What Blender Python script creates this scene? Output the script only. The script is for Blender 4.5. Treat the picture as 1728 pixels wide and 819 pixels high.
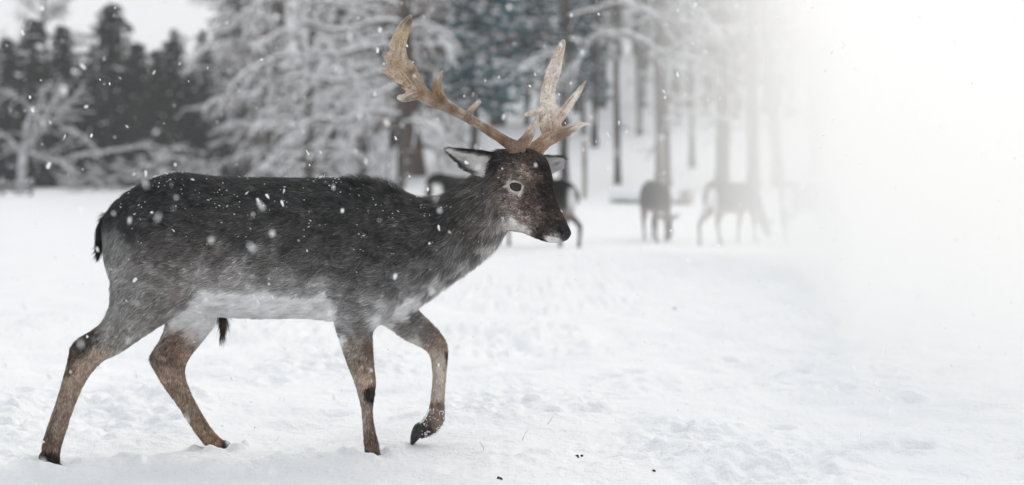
import bpy, math, random
import numpy as np
from mathutils import Vector

random.seed(7)
RNG = np.random.default_rng(7)
R = math.radians
for o in list(bpy.data.objects):
    bpy.data.objects.remove(o)
scene = bpy.context.scene
COL = scene.collection

# ------------------------------------------------------------------ camera
W0, H0, F = 1728.0, 819.0, 3100.0          # the photograph's frame and focal length in its pixels
CAM_H = 0.91
HORIZON = 300.0
TH = math.atan((H0 / 2 - HORIZON) / F)
cam_d = bpy.data.cameras.new('camera')
cam = bpy.data.objects.new('camera', cam_d)
COL.objects.link(cam)
cam.location = (0, 0, CAM_H)
cam.rotation_euler = (math.pi / 2 - TH, 0, 0)
cam_d.sensor_width = 36.0
cam_d.lens = F / W0 * 36.0
cam_d.clip_start = 0.05
cam_d.clip_end = 3000
cam_d.dof.use_dof = True
cam_d.dof.focus_distance = 6.0
cam_d.dof.aperture_fstop = 2.2
scene.camera = cam

# ------------------------------------------------------------------ sky and sun (thin overcast, low sun behind the added white fade on the right)
SUN_EL, SUN_AZ = 42.0, 30.0                 # azimuth measured from +Y towards +X
world = bpy.data.worlds.new('World')
scene.world = world
world.use_nodes = True
wn = world.node_tree
wn.nodes.clear()
w_out = wn.nodes.new('ShaderNodeOutputWorld')
w_bg = wn.nodes.new('ShaderNodeBackground')
w_sky = wn.nodes.new('ShaderNodeTexSky')
w_sky.sky_type = 'NISHITA'
w_sky.sun_disc = False
w_sky.sun_elevation = R(SUN_EL)
w_sky.sun_rotation = R(SUN_AZ)
w_sky.air_density = 1.0
w_sky.dust_density = 4.0
w_hs = wn.nodes.new('ShaderNodeHueSaturation')
w_hs.inputs['Saturation'].default_value = 0.35
w_mix = wn.nodes.new('ShaderNodeMix')
w_mix.data_type = 'RGBA'
w_mix.inputs[0].default_value = 0.86       # cloud deck over the clear sky
w_mix.inputs[7].default_value = (8.1, 8.27, 8.5, 1)
wn.links.new(w_sky.outputs[0], w_hs.inputs['Color'])
wn.links.new(w_hs.outputs[0], w_mix.inputs[6])
wn.links.new(w_mix.outputs[2], w_bg.inputs['Color'])
w_bg.inputs['Strength'].default_value = 0.10
wn.links.new(w_bg.outputs[0], w_out.inputs['Surface'])

sun_d = bpy.data.lights.new('sun', 'SUN')
sun_d.energy = 1.0
sun_d.angle = R(45)
sun_d.color = (1.0, 0.92, 0.80)
sun = bpy.data.objects.new('sun', sun_d)
COL.objects.link(sun)
sd = Vector((math.sin(R(SUN_AZ)) * math.cos(R(SUN_EL)), math.cos(R(SUN_AZ)) * math.cos(R(SUN_EL)), math.sin(R(SUN_EL))))
sun.rotation_euler = sd.to_track_quat('Z', 'Y').to_euler()
sun.location = (8, 8, 12)

vs = scene.view_settings
vs.view_transform = 'Standard'
vs.look = 'None'
vs.exposure = 0.13
vs.gamma = 1.0
vs.use_curve_mapping = False
scene.cycles.use_denoising = True
scene.cycles.max_bounces = 10
scene.cycles.volume_bounces = 8
scene.cycles.diffuse_bounces = 3
scene.cycles.use_adaptive_sampling = True
scene.cycles.adaptive_threshold = 0.03
scene.cycles.transparent_max_bounces = 8


# ------------------------------------------------------------------ helpers
def P(px, py, Y):
    """photo pixel + distance -> world point"""
    dx = (px - W0 / 2) / F
    dy = -(py - H0 / 2) / F
    t = Y / (math.cos(TH) + dy * math.sin(TH))
    return np.array([dx * t, Y, CAM_H + t * (dy * math.cos(TH) - math.sin(TH))])


def to_px(v):
    """world points -> photo pixels"""
    x, y, z = v[:, 0], v[:, 1], v[:, 2] - CAM_H
    f = y * math.cos(TH) - z * math.sin(TH)
    u = y * math.sin(TH) + z * math.cos(TH)
    return W0 / 2 + F * x / f, H0 / 2 - F * u / f


def lin(r, g, b):
    out = []
    for c in (r, g, b):
        c = c / 255.0
        out.append(c / 12.92 if c <= 0.04045 else ((c + 0.055) / 1.055) ** 2.4)
    return tuple(out)


def hash2(ix, iy, seed):
    n = (ix.astype(np.int64) * 374761393 + iy.astype(np.int64) * 668265263 + seed * 1442695041) & 0xFFFFFFFF
    n = ((n ^ (n >> 13)) * 1274126177) & 0xFFFFFFFF
    n = n ^ (n >> 16)
    return (n & 0xFFFF) / 65535.0


def vnoise(x, y, seed=0):
    ix, iy = np.floor(x), np.floor(y)
    fx, fy = x - ix, y - iy
    fx = fx * fx * fx * (fx * (fx * 6 - 15) + 10)
    fy = fy * fy * fy * (fy * (fy * 6 - 15) + 10)
    a, b = hash2(ix, iy, seed), hash2(ix + 1, iy, seed)
    c, d = hash2(ix, iy + 1, seed), hash2(ix + 1, iy + 1, seed)
    return (a * (1 - fx) + b * fx) * (1 - fy) + (c * (1 - fx) + d * fx) * fy - 0.5


def sm(x, a, b):
    t = np.clip((x - a) / (b - a), 0, 1)
    return t * t * (3 - 2 * t)


class MB:
    """collects pieces of one mesh"""
    def __init__(self):
        self.v, self.f, self.m, self.n = [], [], [], 0

    def add(self, verts, faces, mat=0):
        verts = np.asarray(verts, dtype=np.float32).reshape(-1, 3)
        faces = np.asarray(faces, dtype=np.int32)
        self.v.append(verts)
        self.f.append(faces + self.n)
        self.m.append(np.full(len(faces), mat, dtype=np.int32))
        self.n += len(verts)

    def mesh(self, name, mats, smooth=True):
        me = bpy.data.meshes.new(name)
        if self.n:
            v = np.concatenate(self.v)
            me.vertices.add(len(v))
            me.vertices.foreach_set('co', v.ravel())
            loops, starts, tot, mi, k = [], [], [], [], 0
            for f, m in zip(self.f, self.m):
                c = f.shape[1]
                loops.append(f.ravel())
                starts.append(k + np.arange(len(f)) * c)
                mi.append(m)
                k += f.size
            loops = np.concatenate(loops)
            starts = np.concatenate(starts)
            me.loops.add(len(loops))
            me.loops.foreach_set('vertex_index', loops.astype(np.int32))
            me.polygons.add(len(starts))
            me.polygons.foreach_set('loop_start', starts.astype(np.int32))
            me.polygons.foreach_set('material_index', np.concatenate(mi))
            me.polygons.foreach_set('use_smooth', np.full(len(starts), smooth, dtype=bool))
            me.update(calc_edges=True)
            me.validate()
        for m in (mats if isinstance(mats, (list, tuple)) else [mats]):
            me.materials.append(m)
        return me

    def build(self, name, mats, parent=None, smooth=True):
        return link(name, self.mesh(name, mats, smooth), parent)


def link(name, data, parent=None):
    o = bpy.data.objects.new(name, data)
    COL.objects.link(o)
    if parent is not None:
        o.parent = parent
    return o


def tag(o, label=None, cat=None, group=None, kind=None):
    if label:
        o['label'] = label
    if cat:
        o['category'] = cat
    if group:
        o['group'] = group
    if kind:
        o['kind'] = kind
    return o


def empty(name, loc=(0, 0, 0), rz=0.0, label=None, cat=None, group=None):
    o = link(name, None)
    o.empty_display_size = 0.2
    o.location = loc
    o.rotation_euler = (0, 0, rz)
    return tag(o, label, cat, group)


def copy_thing(root, loc, rz, scale, label, group=None):
    r = root.copy()
    COL.objects.link(r)
    r.location = loc
    r.rotation_euler = (0, 0, rz)
    r.scale = scale if isinstance(scale, tuple) else (scale,) * 3
    r['label'] = label
    if group:
        r['group'] = group
    for ch in list(root.children):
        c = ch.copy()
        COL.objects.link(c)
        c.parent = r
        for g in list(ch.children):
            d = g.copy()
            COL.objects.link(d)
            d.parent = c
    return r


def tube(mb, pts, rad, n=6, mat=0, squash=None, cap=True):
    pts = np.asarray(pts, dtype=float)
    k = len(pts)
    rad = np.broadcast_to(np.asarray(rad, dtype=float), (k,))
    tan = np.gradient(pts, axis=0)
    tan /= np.linalg.norm(tan, axis=1, keepdims=True) + 1e-9
    ref = np.array([0, 0, 1.0]) if abs(tan[:, 2]).mean() < 0.8 else np.array([1.0, 0, 0])
    u = np.cross(tan, ref)
    u /= np.linalg.norm(u, axis=1, keepdims=True) + 1e-9
    w = np.cross(u, tan)
    ang = np.arange(n) / n * 2 * math.pi
    q = 1.0 if squash is None else squash
    ring = (pts[:, None, :] + rad[:, None, None] * (np.cos(ang)[None, :, None] * u[:, None, :] + q * np.sin(ang)[None, :, None] * w[:, None, :]))
    i = np.arange(k - 1)[:, None] * n
    j = np.arange(n)[None, :]
    j2 = (j + 1) % n
    f = np.stack([i + j, i + j2, i + n + j2, i + n + j], -1).reshape(-1, 4)
    mb.add(ring.reshape(-1, 3), f, mat)
    if cap:
        for e, s in ((0, -1), (k - 1, 1)):
            idx = np.arange(n)
            c = pts[e] + tan[e] * s * rad[e] * 0.3
            vv = np.vstack([ring[e], c])
            a, b = idx, (idx + 1) % n
            ff = np.stack([a, b, np.full(n, n)] if s > 0 else [b, a, np.full(n, n)], -1)
            mb.add(vv, ff, mat)


def crom(a, sub):
    """Catmull-Rom through the rows of a"""
    a = np.asarray(a, dtype=float)
    p = np.vstack([2 * a[0] - a[1], a, 2 * a[-1] - a[-2]])
    out = []
    for i in range(len(a) - 1):
        p0, p1, p2, p3 = p[i], p[i + 1], p[i + 2], p[i + 3]
        for s in range(sub):
            t = s / sub
            out.append(0.5 * (2 * p1 + (p2 - p0) * t + (2 * p0 - 5 * p1 + 4 * p2 - p3) * t * t + (3 * p1 - p0 - 3 * p2 + p3) * t ** 3))
    out.append(a[-1])
    return np.array(out)


def loft(mb, A, B, D, w, n=20, sub=3, power=2.0):
    """closed loft: A and B are opposite rim points, D the sideways unit vector(s), w the half width sideways"""
    A, B = np.asarray(A, float), np.asarray(B, float)
    w = np.asarray(w, float).reshape(-1, 1)
    D = np.broadcast_to(np.asarray(D, float), A.shape)
    S = crom(np.hstack([A, B, w, D]), sub)
    A, B, w, D = S[:, :3], S[:, 3:6], np.maximum(S[:, 6:7], 0.002), S[:, 7:10]
    c, h = (A + B) / 2, (A - B) / 2
    ang = np.arange(n) / n * 2 * math.pi
    cx = np.sign(np.cos(ang)) * np.abs(np.cos(ang)) ** (2 / power)
    sx = np.sign(np.sin(ang)) * np.abs(np.sin(ang)) ** (2 / power)
    ring = c[:, None] + cx[None, :, None] * h[:, None] + sx[None, :, None] * (w * D)[:, None]
    k = len(A)
    i = np.arange(k - 1)[:, None] * n
    j = np.arange(n)[None, :]
    j2 = (j + 1) % n
    f = np.stack([i + j, i + j2, i + n + j2, i + n + j], -1).reshape(-1, 4)
    V = ring.reshape(-1, 3)
    base = mb.n
    mb.add(V, f)
    idx = np.arange(n)
    for e, flip in ((0, True), (k - 1, False)):
        vv = np.array([c[e]])
        mb.v.append(vv.astype(np.float32))
        ci = mb.n
        mb.n += 1
        a, b = base + e * n + idx, base + e * n + (idx + 1) % n
        ff = np.stack([b, a, np.full(n, ci)] if flip else [a, b, np.full(n, ci)], -1).astype(np.int32)
        mb.f.append(ff)
        mb.m.append(np.zeros(n, np.int32))


def remeshed(mb, voxel, smooth_it=4, factor=0.5):
    """one continuous surface round all the lofts"""
    me = mb.mesh('tmp', [])
    o = bpy.data.objects.new('tmp', me)
    COL.objects.link(o)
    md = o.modifiers.new('r', 'REMESH')
    md.mode = 'VOXEL'
    md.voxel_size = voxel
    md.use_smooth_shade = True
    if smooth_it:
        s = o.modifiers.new('s', 'SMOOTH')
        s.factor = factor
        s.iterations = smooth_it
    dg = bpy.context.evaluated_depsgraph_get()
    dg.update()
    new = bpy.data.meshes.new_from_object(o.evaluated_get(dg))
    bpy.data.objects.remove(o)
    bpy.data.meshes.remove(me)
    new.polygons.foreach_set('use_smooth', np.ones(len(new.polygons), dtype=bool))
    new.materials.clear()
    return new


def coords(me):
    a = np.empty(len(me.vertices) * 3, np.float32)
    me.vertices.foreach_get('co', a)
    return a.reshape(-1, 3)


def normals(me):
    a = np.empty(len(me.vertices) * 3, np.float32)
    me.vertex_normals.foreach_get('vector', a)
    return a.reshape(-1, 3)


def set_color(me, col, name='coat'):
    at = me.color_attributes.new(name, 'FLOAT_COLOR', 'POINT')
    c = np.ones((len(col), 4), np.float32)
    c[:, :3] = col
    at.data.foreach_set('color', c.ravel())


# ------------------------------------------------------------------ materials
def mat(name, col, rough=0.8, spec=0.2, nodes=None):
    m = bpy.data.materials.new(name)
    m.use_nodes = True
    b = m.node_tree.nodes['Principled BSDF']
    b.inputs['Base Color'].default_value = (*col, 1)
    b.inputs['Roughness'].default_value = rough
    b.inputs['Specular IOR Level'].default_value = spec
    if nodes:
        nodes(m.node_tree, b)
    return m


def noise_node(nt, scale, detail=4, rough=0.55, vec=None, stretch=None):
    t = nt.nodes.new('ShaderNodeTexCoord')
    n = nt.nodes.new('ShaderNodeTexNoise')
    n.inputs['Scale'].default_value = scale
    n.inputs['Detail'].default_value = detail
    n.inputs['Roughness'].default_value = rough
    src = t.outputs['Object']
    if stretch:
        mp = nt.nodes.new('ShaderNodeMapping')
        mp.inputs['Scale'].default_value = stretch
        nt.links.new(src, mp.inputs['Vector'])
        src = mp.outputs[0]
    nt.links.new(src, n.inputs['Vector'])
    return n.outputs['Fac']


def ramp(nt, fac, stops):
    r = nt.nodes.new('ShaderNodeValToRGB')
    e = r.color_ramp.elements
    while len(e) < len(stops):
        e.new(0.5)
    for el, (p, c) in zip(e, stops):
        el.position = p
        el.color = (*c, 1)
    nt.links.new(fac, r.inputs[0])
    return r.outputs[0]


def bump(nt, b, fac, strength, dist):
    bp = nt.nodes.new('ShaderNodeBump')
    bp.inputs['Strength'].default_value = strength
    bp.inputs['Distance'].default_value = dist
    nt.links.new(fac, bp.inputs['Height'])
    prev = b.inputs['Normal'].links
    if prev:
        nt.links.new(prev[0].from_socket, bp.inputs['Normal'])
    nt.links.new(bp.outputs[0], b.inputs['Normal'])


def noisy(c0, c1, scale, bs=0.5, bd=0.01, stretch=None, p0=0.35, p1=0.65):
    def f(nt, b):
        n = noise_node(nt, scale, 3 if bs else 1, stretch=stretch)
        nt.links.new(ramp(nt, n, [(p0, c0), (p1, c1)]), b.inputs['Base Color'])
        if bs:
            bump(nt, b, n, bs, bd)
    return f


def snow_nodes(nt, b):
    n = noise_node(nt, 1.3, 2)
    nt.links.new(ramp(nt, n, [(0.3, (0.85, 0.87, 0.90)), (0.7, (0.89, 0.905, 0.925))]), b.inputs['Base Color'])
    bump(nt, b, noise_node(nt, 24, 3, 0.65), 0.7, 0.025)
    bump(nt, b, noise_node(nt, 150, 1, 0.6), 0.4, 0.004)


M_SNOW = mat('snow', (0.87, 0.885, 0.91), 0.65, 0.25, snow_nodes)
M_SNOWB = mat('snow_on_branches', (0.85, 0.87, 0.90), 0.8, 0.1, noisy((0.83, 0.84, 0.86), (0.90, 0.90, 0.905), 6, 0))
def flake_nodes(nt, b):
    noisy((0.88, 0.89, 0.9), (0.93, 0.93, 0.93), 40, 0)(nt, b)
    t = nt.nodes.new('ShaderNodeBsdfTranslucent')
    t.inputs['Color'].default_value = (0.92, 0.93, 0.94, 1)
    m = nt.nodes.new('ShaderNodeMixShader')
    m.inputs[0].default_value = 0.5
    nt.links.new(b.outputs[0], m.inputs[1])
    nt.links.new(t.outputs[0], m.inputs[2])
    nt.links.new(m.outputs[0], nt.nodes['Material Output'].inputs['Surface'])


M_FLAKE = mat('snowflake', (0.9, 0.91, 0.92), 0.7, 0.2, flake_nodes)
M_BARK = mat('grey_bark', (0.09, 0.08, 0.075), 0.9, 0.1, noisy((0.05, 0.044, 0.04), (0.15, 0.135, 0.12), 7, 0.8, 0.03, (1, 1, 0.25)))
M_BARKB = mat('brown_bark', (0.09, 0.07, 0.06), 0.9, 0.1, noisy((0.05, 0.04, 0.033), (0.14, 0.105, 0.085), 6, 0.8, 0.03, (1, 1, 0.2)))
M_TWIG = mat('twigs', (0.12, 0.105, 0.1), 0.9, 0.1, noisy((0.055, 0.047, 0.043), (0.13, 0.112, 0.10), 5, 0))
M_FROST = mat('frosted_bark', (0.5, 0.5, 0.51), 0.85, 0.1, noisy((0.28, 0.28, 0.28), (0.62, 0.63, 0.65), 5, 0.5, 0.02))
M_NEEDLE = mat('spruce_needles', (0.035, 0.04, 0.033), 0.8, 0.15, noisy((0.022, 0.026, 0.022), (0.055, 0.06, 0.048), 1.5, 0))
M_NEEDLE2 = mat('brownish_needles', (0.06, 0.058, 0.045), 0.8, 0.15, noisy((0.04, 0.042, 0.034), (0.085, 0.078, 0.06), 1.5, 0))
M_TEAL = mat('blue_spruce_needles', (0.05, 0.085, 0.095), 0.8, 0.15, noisy((0.03, 0.09, 0.105), (0.09, 0.20, 0.23), 2.0, 0))
M_LEAF = mat('withered_leaves', (0.17, 0.11, 0.085), 0.85, 0.1, noisy((0.14, 0.085, 0.065), (0.27, 0.17, 0.13), 3, 0))
M_WOOD = mat('weathered_wood', (0.3, 0.28, 0.25), 0.9, 0.1, noisy((0.22, 0.21, 0.18), (0.42, 0.40, 0.36), 8, 0.5, 0.01, (1, 1, 0.2)))
M_RAIL = mat('dark_wet_wood', (0.1, 0.11, 0.1), 0.8, 0.2, noisy((0.06, 0.07, 0.062), (0.16, 0.17, 0.155), 6, 0.4, 0.01))
M_CUT = mat('cut_log_end', (0.5, 0.46, 0.38), 0.9, 0.1, noisy((0.42, 0.38, 0.3), (0.58, 0.53, 0.44), 9, 0.3, 0.01))
M_CLOD = mat('dark_soil', (0.03, 0.028, 0.026), 0.95, 0.1, noisy((0.015, 0.014, 0.013), (0.06, 0.052, 0.045), 60, 0.8, 0.01))
M_STALK = mat('dry_grass_stalk', (0.22, 0.19, 0.15), 0.9, 0.1, noisy((0.15, 0.13, 0.1), (0.3, 0.26, 0.2), 30, 0))


def coat_nodes(bumpy, var):
    def f(nt, b):
        at = nt.nodes.new('ShaderNodeAttribute')
        at.attribute_name = 'coat'
        n = noise_node(nt, 60, 4, 0.6, stretch=(0.45, 1, 1))
        r = ramp(nt, n, [(0.3, (1 - var,) * 3), (0.7, (1 + var,) * 3)])
        mx = nt.nodes.new('ShaderNodeMix')
        mx.data_type = 'RGBA'
        mx.blend_type = 'MULTIPLY'
        mx.inputs[0].default_value = 1
        nt.links.new(at.outputs['Color'], mx.inputs[6])
        nt.links.new(r, mx.inputs[7])
        nt.links.new(mx.outputs[2], b.inputs['Base Color'])
        if bumpy:
            bump(nt, b, n, 0.6, 0.006)
    return f


M_COAT = mat('deer_coat', (0.1, 0.1, 0.1), 0.8, 0.08, coat_nodes(True, 0.14))
M_FUR = mat('deer_fur', (0.1, 0.1, 0.1), 0.75, 0.08, coat_nodes(False, 0.12))
M_EYE = mat('dark_eye', (0.012, 0.01, 0.01), 0.04, 0.4, noisy((0.010, 0.009, 0.009), (0.03, 0.027, 0.025), 60, 0))
M_HOOF = mat('black_hoof', (0.02, 0.02, 0.02), 0.45, 0.4, noisy((0.012, 0.012, 0.012), (0.04, 0.037, 0.035), 60, 0.4, 0.004))


def antler_nodes(nt, b):
    at = nt.nodes.new('ShaderNodeAttribute')
    at.attribute_name = 'coat'
    n = noise_node(nt, 55, 4, 0.65)
    n2 = noise_node(nt, 190, 2, 0.6)
    r = ramp(nt, n, [(0.33, (0.70, 0.65, 0.60)), (0.46, (0.95, 0.94, 0.92)), (0.68, (1.12, 1.12, 1.12))])
    r2 = ramp(nt, n2, [(0.33, (0.5, 0.45, 0.4)), (0.45, (1, 1, 1))])
    mx = nt.nodes.new('ShaderNodeMix')
    mx.data_type = 'RGBA'
    mx.blend_type = 'MULTIPLY'
    mx.inputs[0].default_value = 1
    nt.links.new(at.outputs['Color'], mx.inputs[6])
    nt.links.new(r, mx.inputs[7])
    m2 = nt.nodes.new('ShaderNodeMix')
    m2.data_type = 'RGBA'
    m2.blend_type = 'MULTIPLY'
    m2.inputs[0].default_value = 0.8
    nt.links.new(mx.outputs[2], m2.inputs[6])
    nt.links.new(r2, m2.inputs[7])
    nt.links.new(m2.outputs[2], b.inputs['Base Color'])
    bump(nt, b, n, 0.9, 0.008)
    bump(nt, b, n2, 0.6, 0.003)


M_ANTLER = mat('weathered_antler', (0.4, 0.33, 0.26), 0.6, 0.3, antler_nodes)


def volume_mat(name, col, dens, aniso):
    m = bpy.data.materials.new(name)
    m.use_nodes = True
    nt = m.node_tree
    nt.nodes.clear()
    o = nt.nodes.new('ShaderNodeOutputMaterial')
    v = nt.nodes.new('ShaderNodeVolumePrincipled')
    v.inputs['Color'].default_value = (*col, 1)
    v.inputs['Density'].default_value = dens
    v.inputs['Anisotropy'].default_value = aniso
    nt.links.new(v.outputs[0], o.inputs['Volume'])
    return m


# ------------------------------------------------------------------ ground
FEET = {'near_hind': P(88, 785, 5.87), 'near_fore': P(628, 762, 6.05), 'far_hind': P(372, 753, 6.22)}


def rise(X, Y):
    """gentle rise of the meadow and the wooded bank behind it"""
    u = X / np.maximum(Y, 1.0)
    s = sm(u, -0.14, -0.05)
    slope = 0.0118 + (0.0285 - 0.0118) * s
    z = slope * np.maximum(Y - 27, 0)
    y0 = 84 + (49 - 84) * s
    st = 0.02 + 0.10 * s
    d = np.maximum(Y - y0, 0)
    z = z + st * np.where(d < 90, d * d / (d + 4), 90 * 90 / 94)
    return z


def ground_h(X, Y):
    z = rise(X, Y)
    far = 1 + sm(Y, 12, 60) * 2
    z = z + 0.045 * vnoise(X / 1.3 / far, Y / 1.6 / far, 1) * far
    near = 1 - sm(Y, 18, 40)
    z = z + near * (0.042 * vnoise(X / 0.34, Y / 0.42, 2) + 0.030 * vnoise(X / 0.14, Y / 0.17, 3))
    patch = sm(vnoise(X / 0.8, Y / 0.9, 8), -0.15, 0.25) * (1 - 0.6 * sm(X, 0.4, 1.4))
    z = z + near * (0.10 + 1.25 * patch + 0.5 * np.exp(-((Y - 5.9) / 0.45) ** 2) * sm(vnoise(X / 0.3, Y / 0.25, 12), -0.1, 0.2)) * (0.050 * np.abs(vnoise(X / 0.085, Y / 0.10, 4)) + 0.020 * vnoise(X / 0.04, Y / 0.05, 5) + 0.010 * vnoise(X / 0.02, Y / 0.025, 6))
    return z


def axis(fine0, fine1, step, lo, hi, g=1.06):
    a = list(np.arange(fine0, fine1, step))
    s = step
    x = a[-1]
    while x < hi:
        s *= g
        x += s
        a.append(x)
    s = step
    x = a[0]
    pre = []
    while x > lo:
        s *= g
        x -= s
        pre.append(x)
    return np.array(pre[::-1] + a)


xs = axis(-2.0, 2.1, 0.0125, -220, 220, 1.055)
ys = axis(5.1, 8.6, 0.0135, -60, 330, 1.035)
GX, GY = np.meshgrid(xs, ys)
GZ = ground_h(GX, GY)
# snow pushed up round the planted hooves, and a few old hoof prints
prints = []
for k in range(46):
    prints.append((RNG.uniform(-2.2, 2.2), RNG.uniform(5.3, 12), RNG.uniform(0.035, 0.06), -RNG.uniform(0.02, 0.05)))
for (cx, cy, r_, d_) in prints:
    q = ((GX - cx) / r_) ** 2 + ((GY - cy) / (r_ * 1.2)) ** 2
    GZ += d_ * np.exp(-q) + 0.35 * abs(d_) * np.exp(-((np.sqrt(q) - 1.7) / 0.5) ** 2)
for p in FEET.values():
    dd = np.hypot(GX - p[0], GY - p[1])
    lift = p[2] - 0.002 - GZ
    GZ += lift * np.exp(-(dd / 0.16) ** 2)
    GZ += -0.022 * np.exp(-(dd / 0.05) ** 2) + 0.022 * np.exp(-((dd - 0.085) / 0.032) ** 2) * (0.7 + 2.0 * vnoise(GX / 0.035, GY / 0.035, 9))
nx_, ny_ = len(xs), len(ys)
ii = np.arange(ny_ - 1)[:, None] * nx_
jj = np.arange(nx_ - 1)[None, :]
gf = np.stack([ii + jj, ii + jj + 1, ii + nx_ + jj + 1, ii + nx_ + jj], -1).reshape(-1, 4)
gm = MB()
gm.add(np.stack([GX, GY, GZ], -1).reshape(-1, 3), gf)
ground = gm.build('ground', M_SNOW)
tag(ground, kind='structure')


def gz(x, y):
    return float(ground_h(np.array([float(x)]), np.array([float(y)]))[0])


def on_ground(px, Y):
    x = (px - W0 / 2) / F * Y
    return np.array([x, Y, gz(x, Y)])


# ------------------------------------------------------------------ trees
def bits(mb, c, d, L, wd, rg, mat_=0):
    """many small leaf-like faces: centres c, directions d, lengths L, widths wd"""
    n = len(c)
    d = d / (np.linalg.norm(d, axis=1, keepdims=True) + 1e-9)
    r = rg.normal(size=(n, 3))
    s = np.cross(d, r)
    s /= np.linalg.norm(s, axis=1, keepdims=True) + 1e-9
    L, wd = np.broadcast_to(L, (n,))[:, None], np.broadcast_to(wd, (n,))[:, None]
    v = np.stack([c - d * L * 0.5, c + s * wd * 0.5, c + d * L * 0.5, c - s * wd * 0.5], 1)
    mb.add(v.reshape(-1, 3), np.arange(n * 4).reshape(-1, 4), mat_)


def gen_spruce(seed, H=7.5, Rb=1.7, snow=0.12, dens=1.0, low=0.05):
    rg = np.random.default_rng(seed)
    tr, cr, sn = MB(), MB(), MB()
    zz = np.linspace(0, H, 12)
    tube(tr, np.stack([0.03 * np.sin(zz * 2 + seed), 0.03 * np.cos(zz * 1.7), zz - 0.1], -1), 0.02 + 0.10 * (1 - zz / H), 7)
    z = H * low
    C, D, L, Wd, SC, SL = [], [], [], [], [], []
    while z < H * 0.985:
        f = 1 - z / H
        nb = int(6 + 3 * f)
        a0 = rg.uniform(0, 6.28)
        for b in range(nb):
            if rg.random() < 0.13:
                continue
            a = a0 + b / nb * 6.28 + rg.normal(0, 0.22)
            ln = (Rb * f ** 0.78 + 0.16) * rg.uniform(0.62, 1.16)
            m = max(3, int(ln / 0.16))
            t = np.linspace(0.12, 1, m)
            out = np.array([math.cos(a), math.sin(a), 0])
            drp = rg.uniform(0.25, 0.55)
            pz = z - drp * ln * t ** 1.3 + 0.22 * ln * t ** 3
            pts = out[None] * (ln * t)[:, None]
            pts[:, 2] = pz
            if ln > 0.35:
                tube(tr, np.vstack([[0, 0, z], pts]), np.linspace(0.022, 0.005, m + 1), 3, cap=False)
            k = max(2, int(3 * dens))
            side = np.array([-math.sin(a), math.cos(a), 0])
            for q in range(k):
                off = rg.uniform(-1, 1, m)
                wid = ln * 0.24 * np.sin(np.pi * np.clip(t, 0.15, 0.97)) + 0.05
                c = pts + side[None] * (off * wid)[:, None] + rg.normal(0, 0.03, (m, 3))
                c[:, 2] -= np.abs(off) * wid * 0.3
                C.append(c)
                D.append(out[None] * 0.8 + side[None] * (off * 0.9)[:, None] + np.array([0, 0, -0.45]) + rg.normal(0, 0.25, (m, 3)))
                L.append(rg.uniform(0.16, 0.34, m))
                Wd.append(rg.uniform(0.06, 0.13, m))
            pick = rg.random(m) < snow
            if pick.any():
                SC.append(pts[pick] + np.array([0, 0, 0.05]) + side[None] * rg.normal(0, 0.08, (pick.sum(), 1)))
                SL.append(rg.uniform(0.07, 0.17, pick.sum()))
        z += (0.15 + 0.13 * f) * rg.uniform(0.8, 1.2)
    bits(cr, np.vstack(C), np.vstack(D), np.concatenate(L), np.concatenate(Wd), rg)
    if SC:
        SC, SL = np.vstack(SC), np.concatenate(SL)
        for c, s in zip(SC, SL):
            q = OCT_ * np.array([s, s, s * 0.42]) * rg.uniform(0.7, 1.2, (6, 1)) + c
            sn.add(q, OCF_)
    return {'trunk': tr, 'crown': cr, 'snow': sn}


OCT_ = np.array([[1, 0, 0], [-1, 0, 0], [0, 1, 0], [0, -1, 0], [0, 0, 1], [0, 0, -1]], float)
OCF_ = np.array([[0, 2, 4], [2, 1, 4], [1, 3, 4], [3, 0, 4], [2, 0, 5], [1, 2, 5], [3, 1, 5], [0, 3, 5]])


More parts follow.
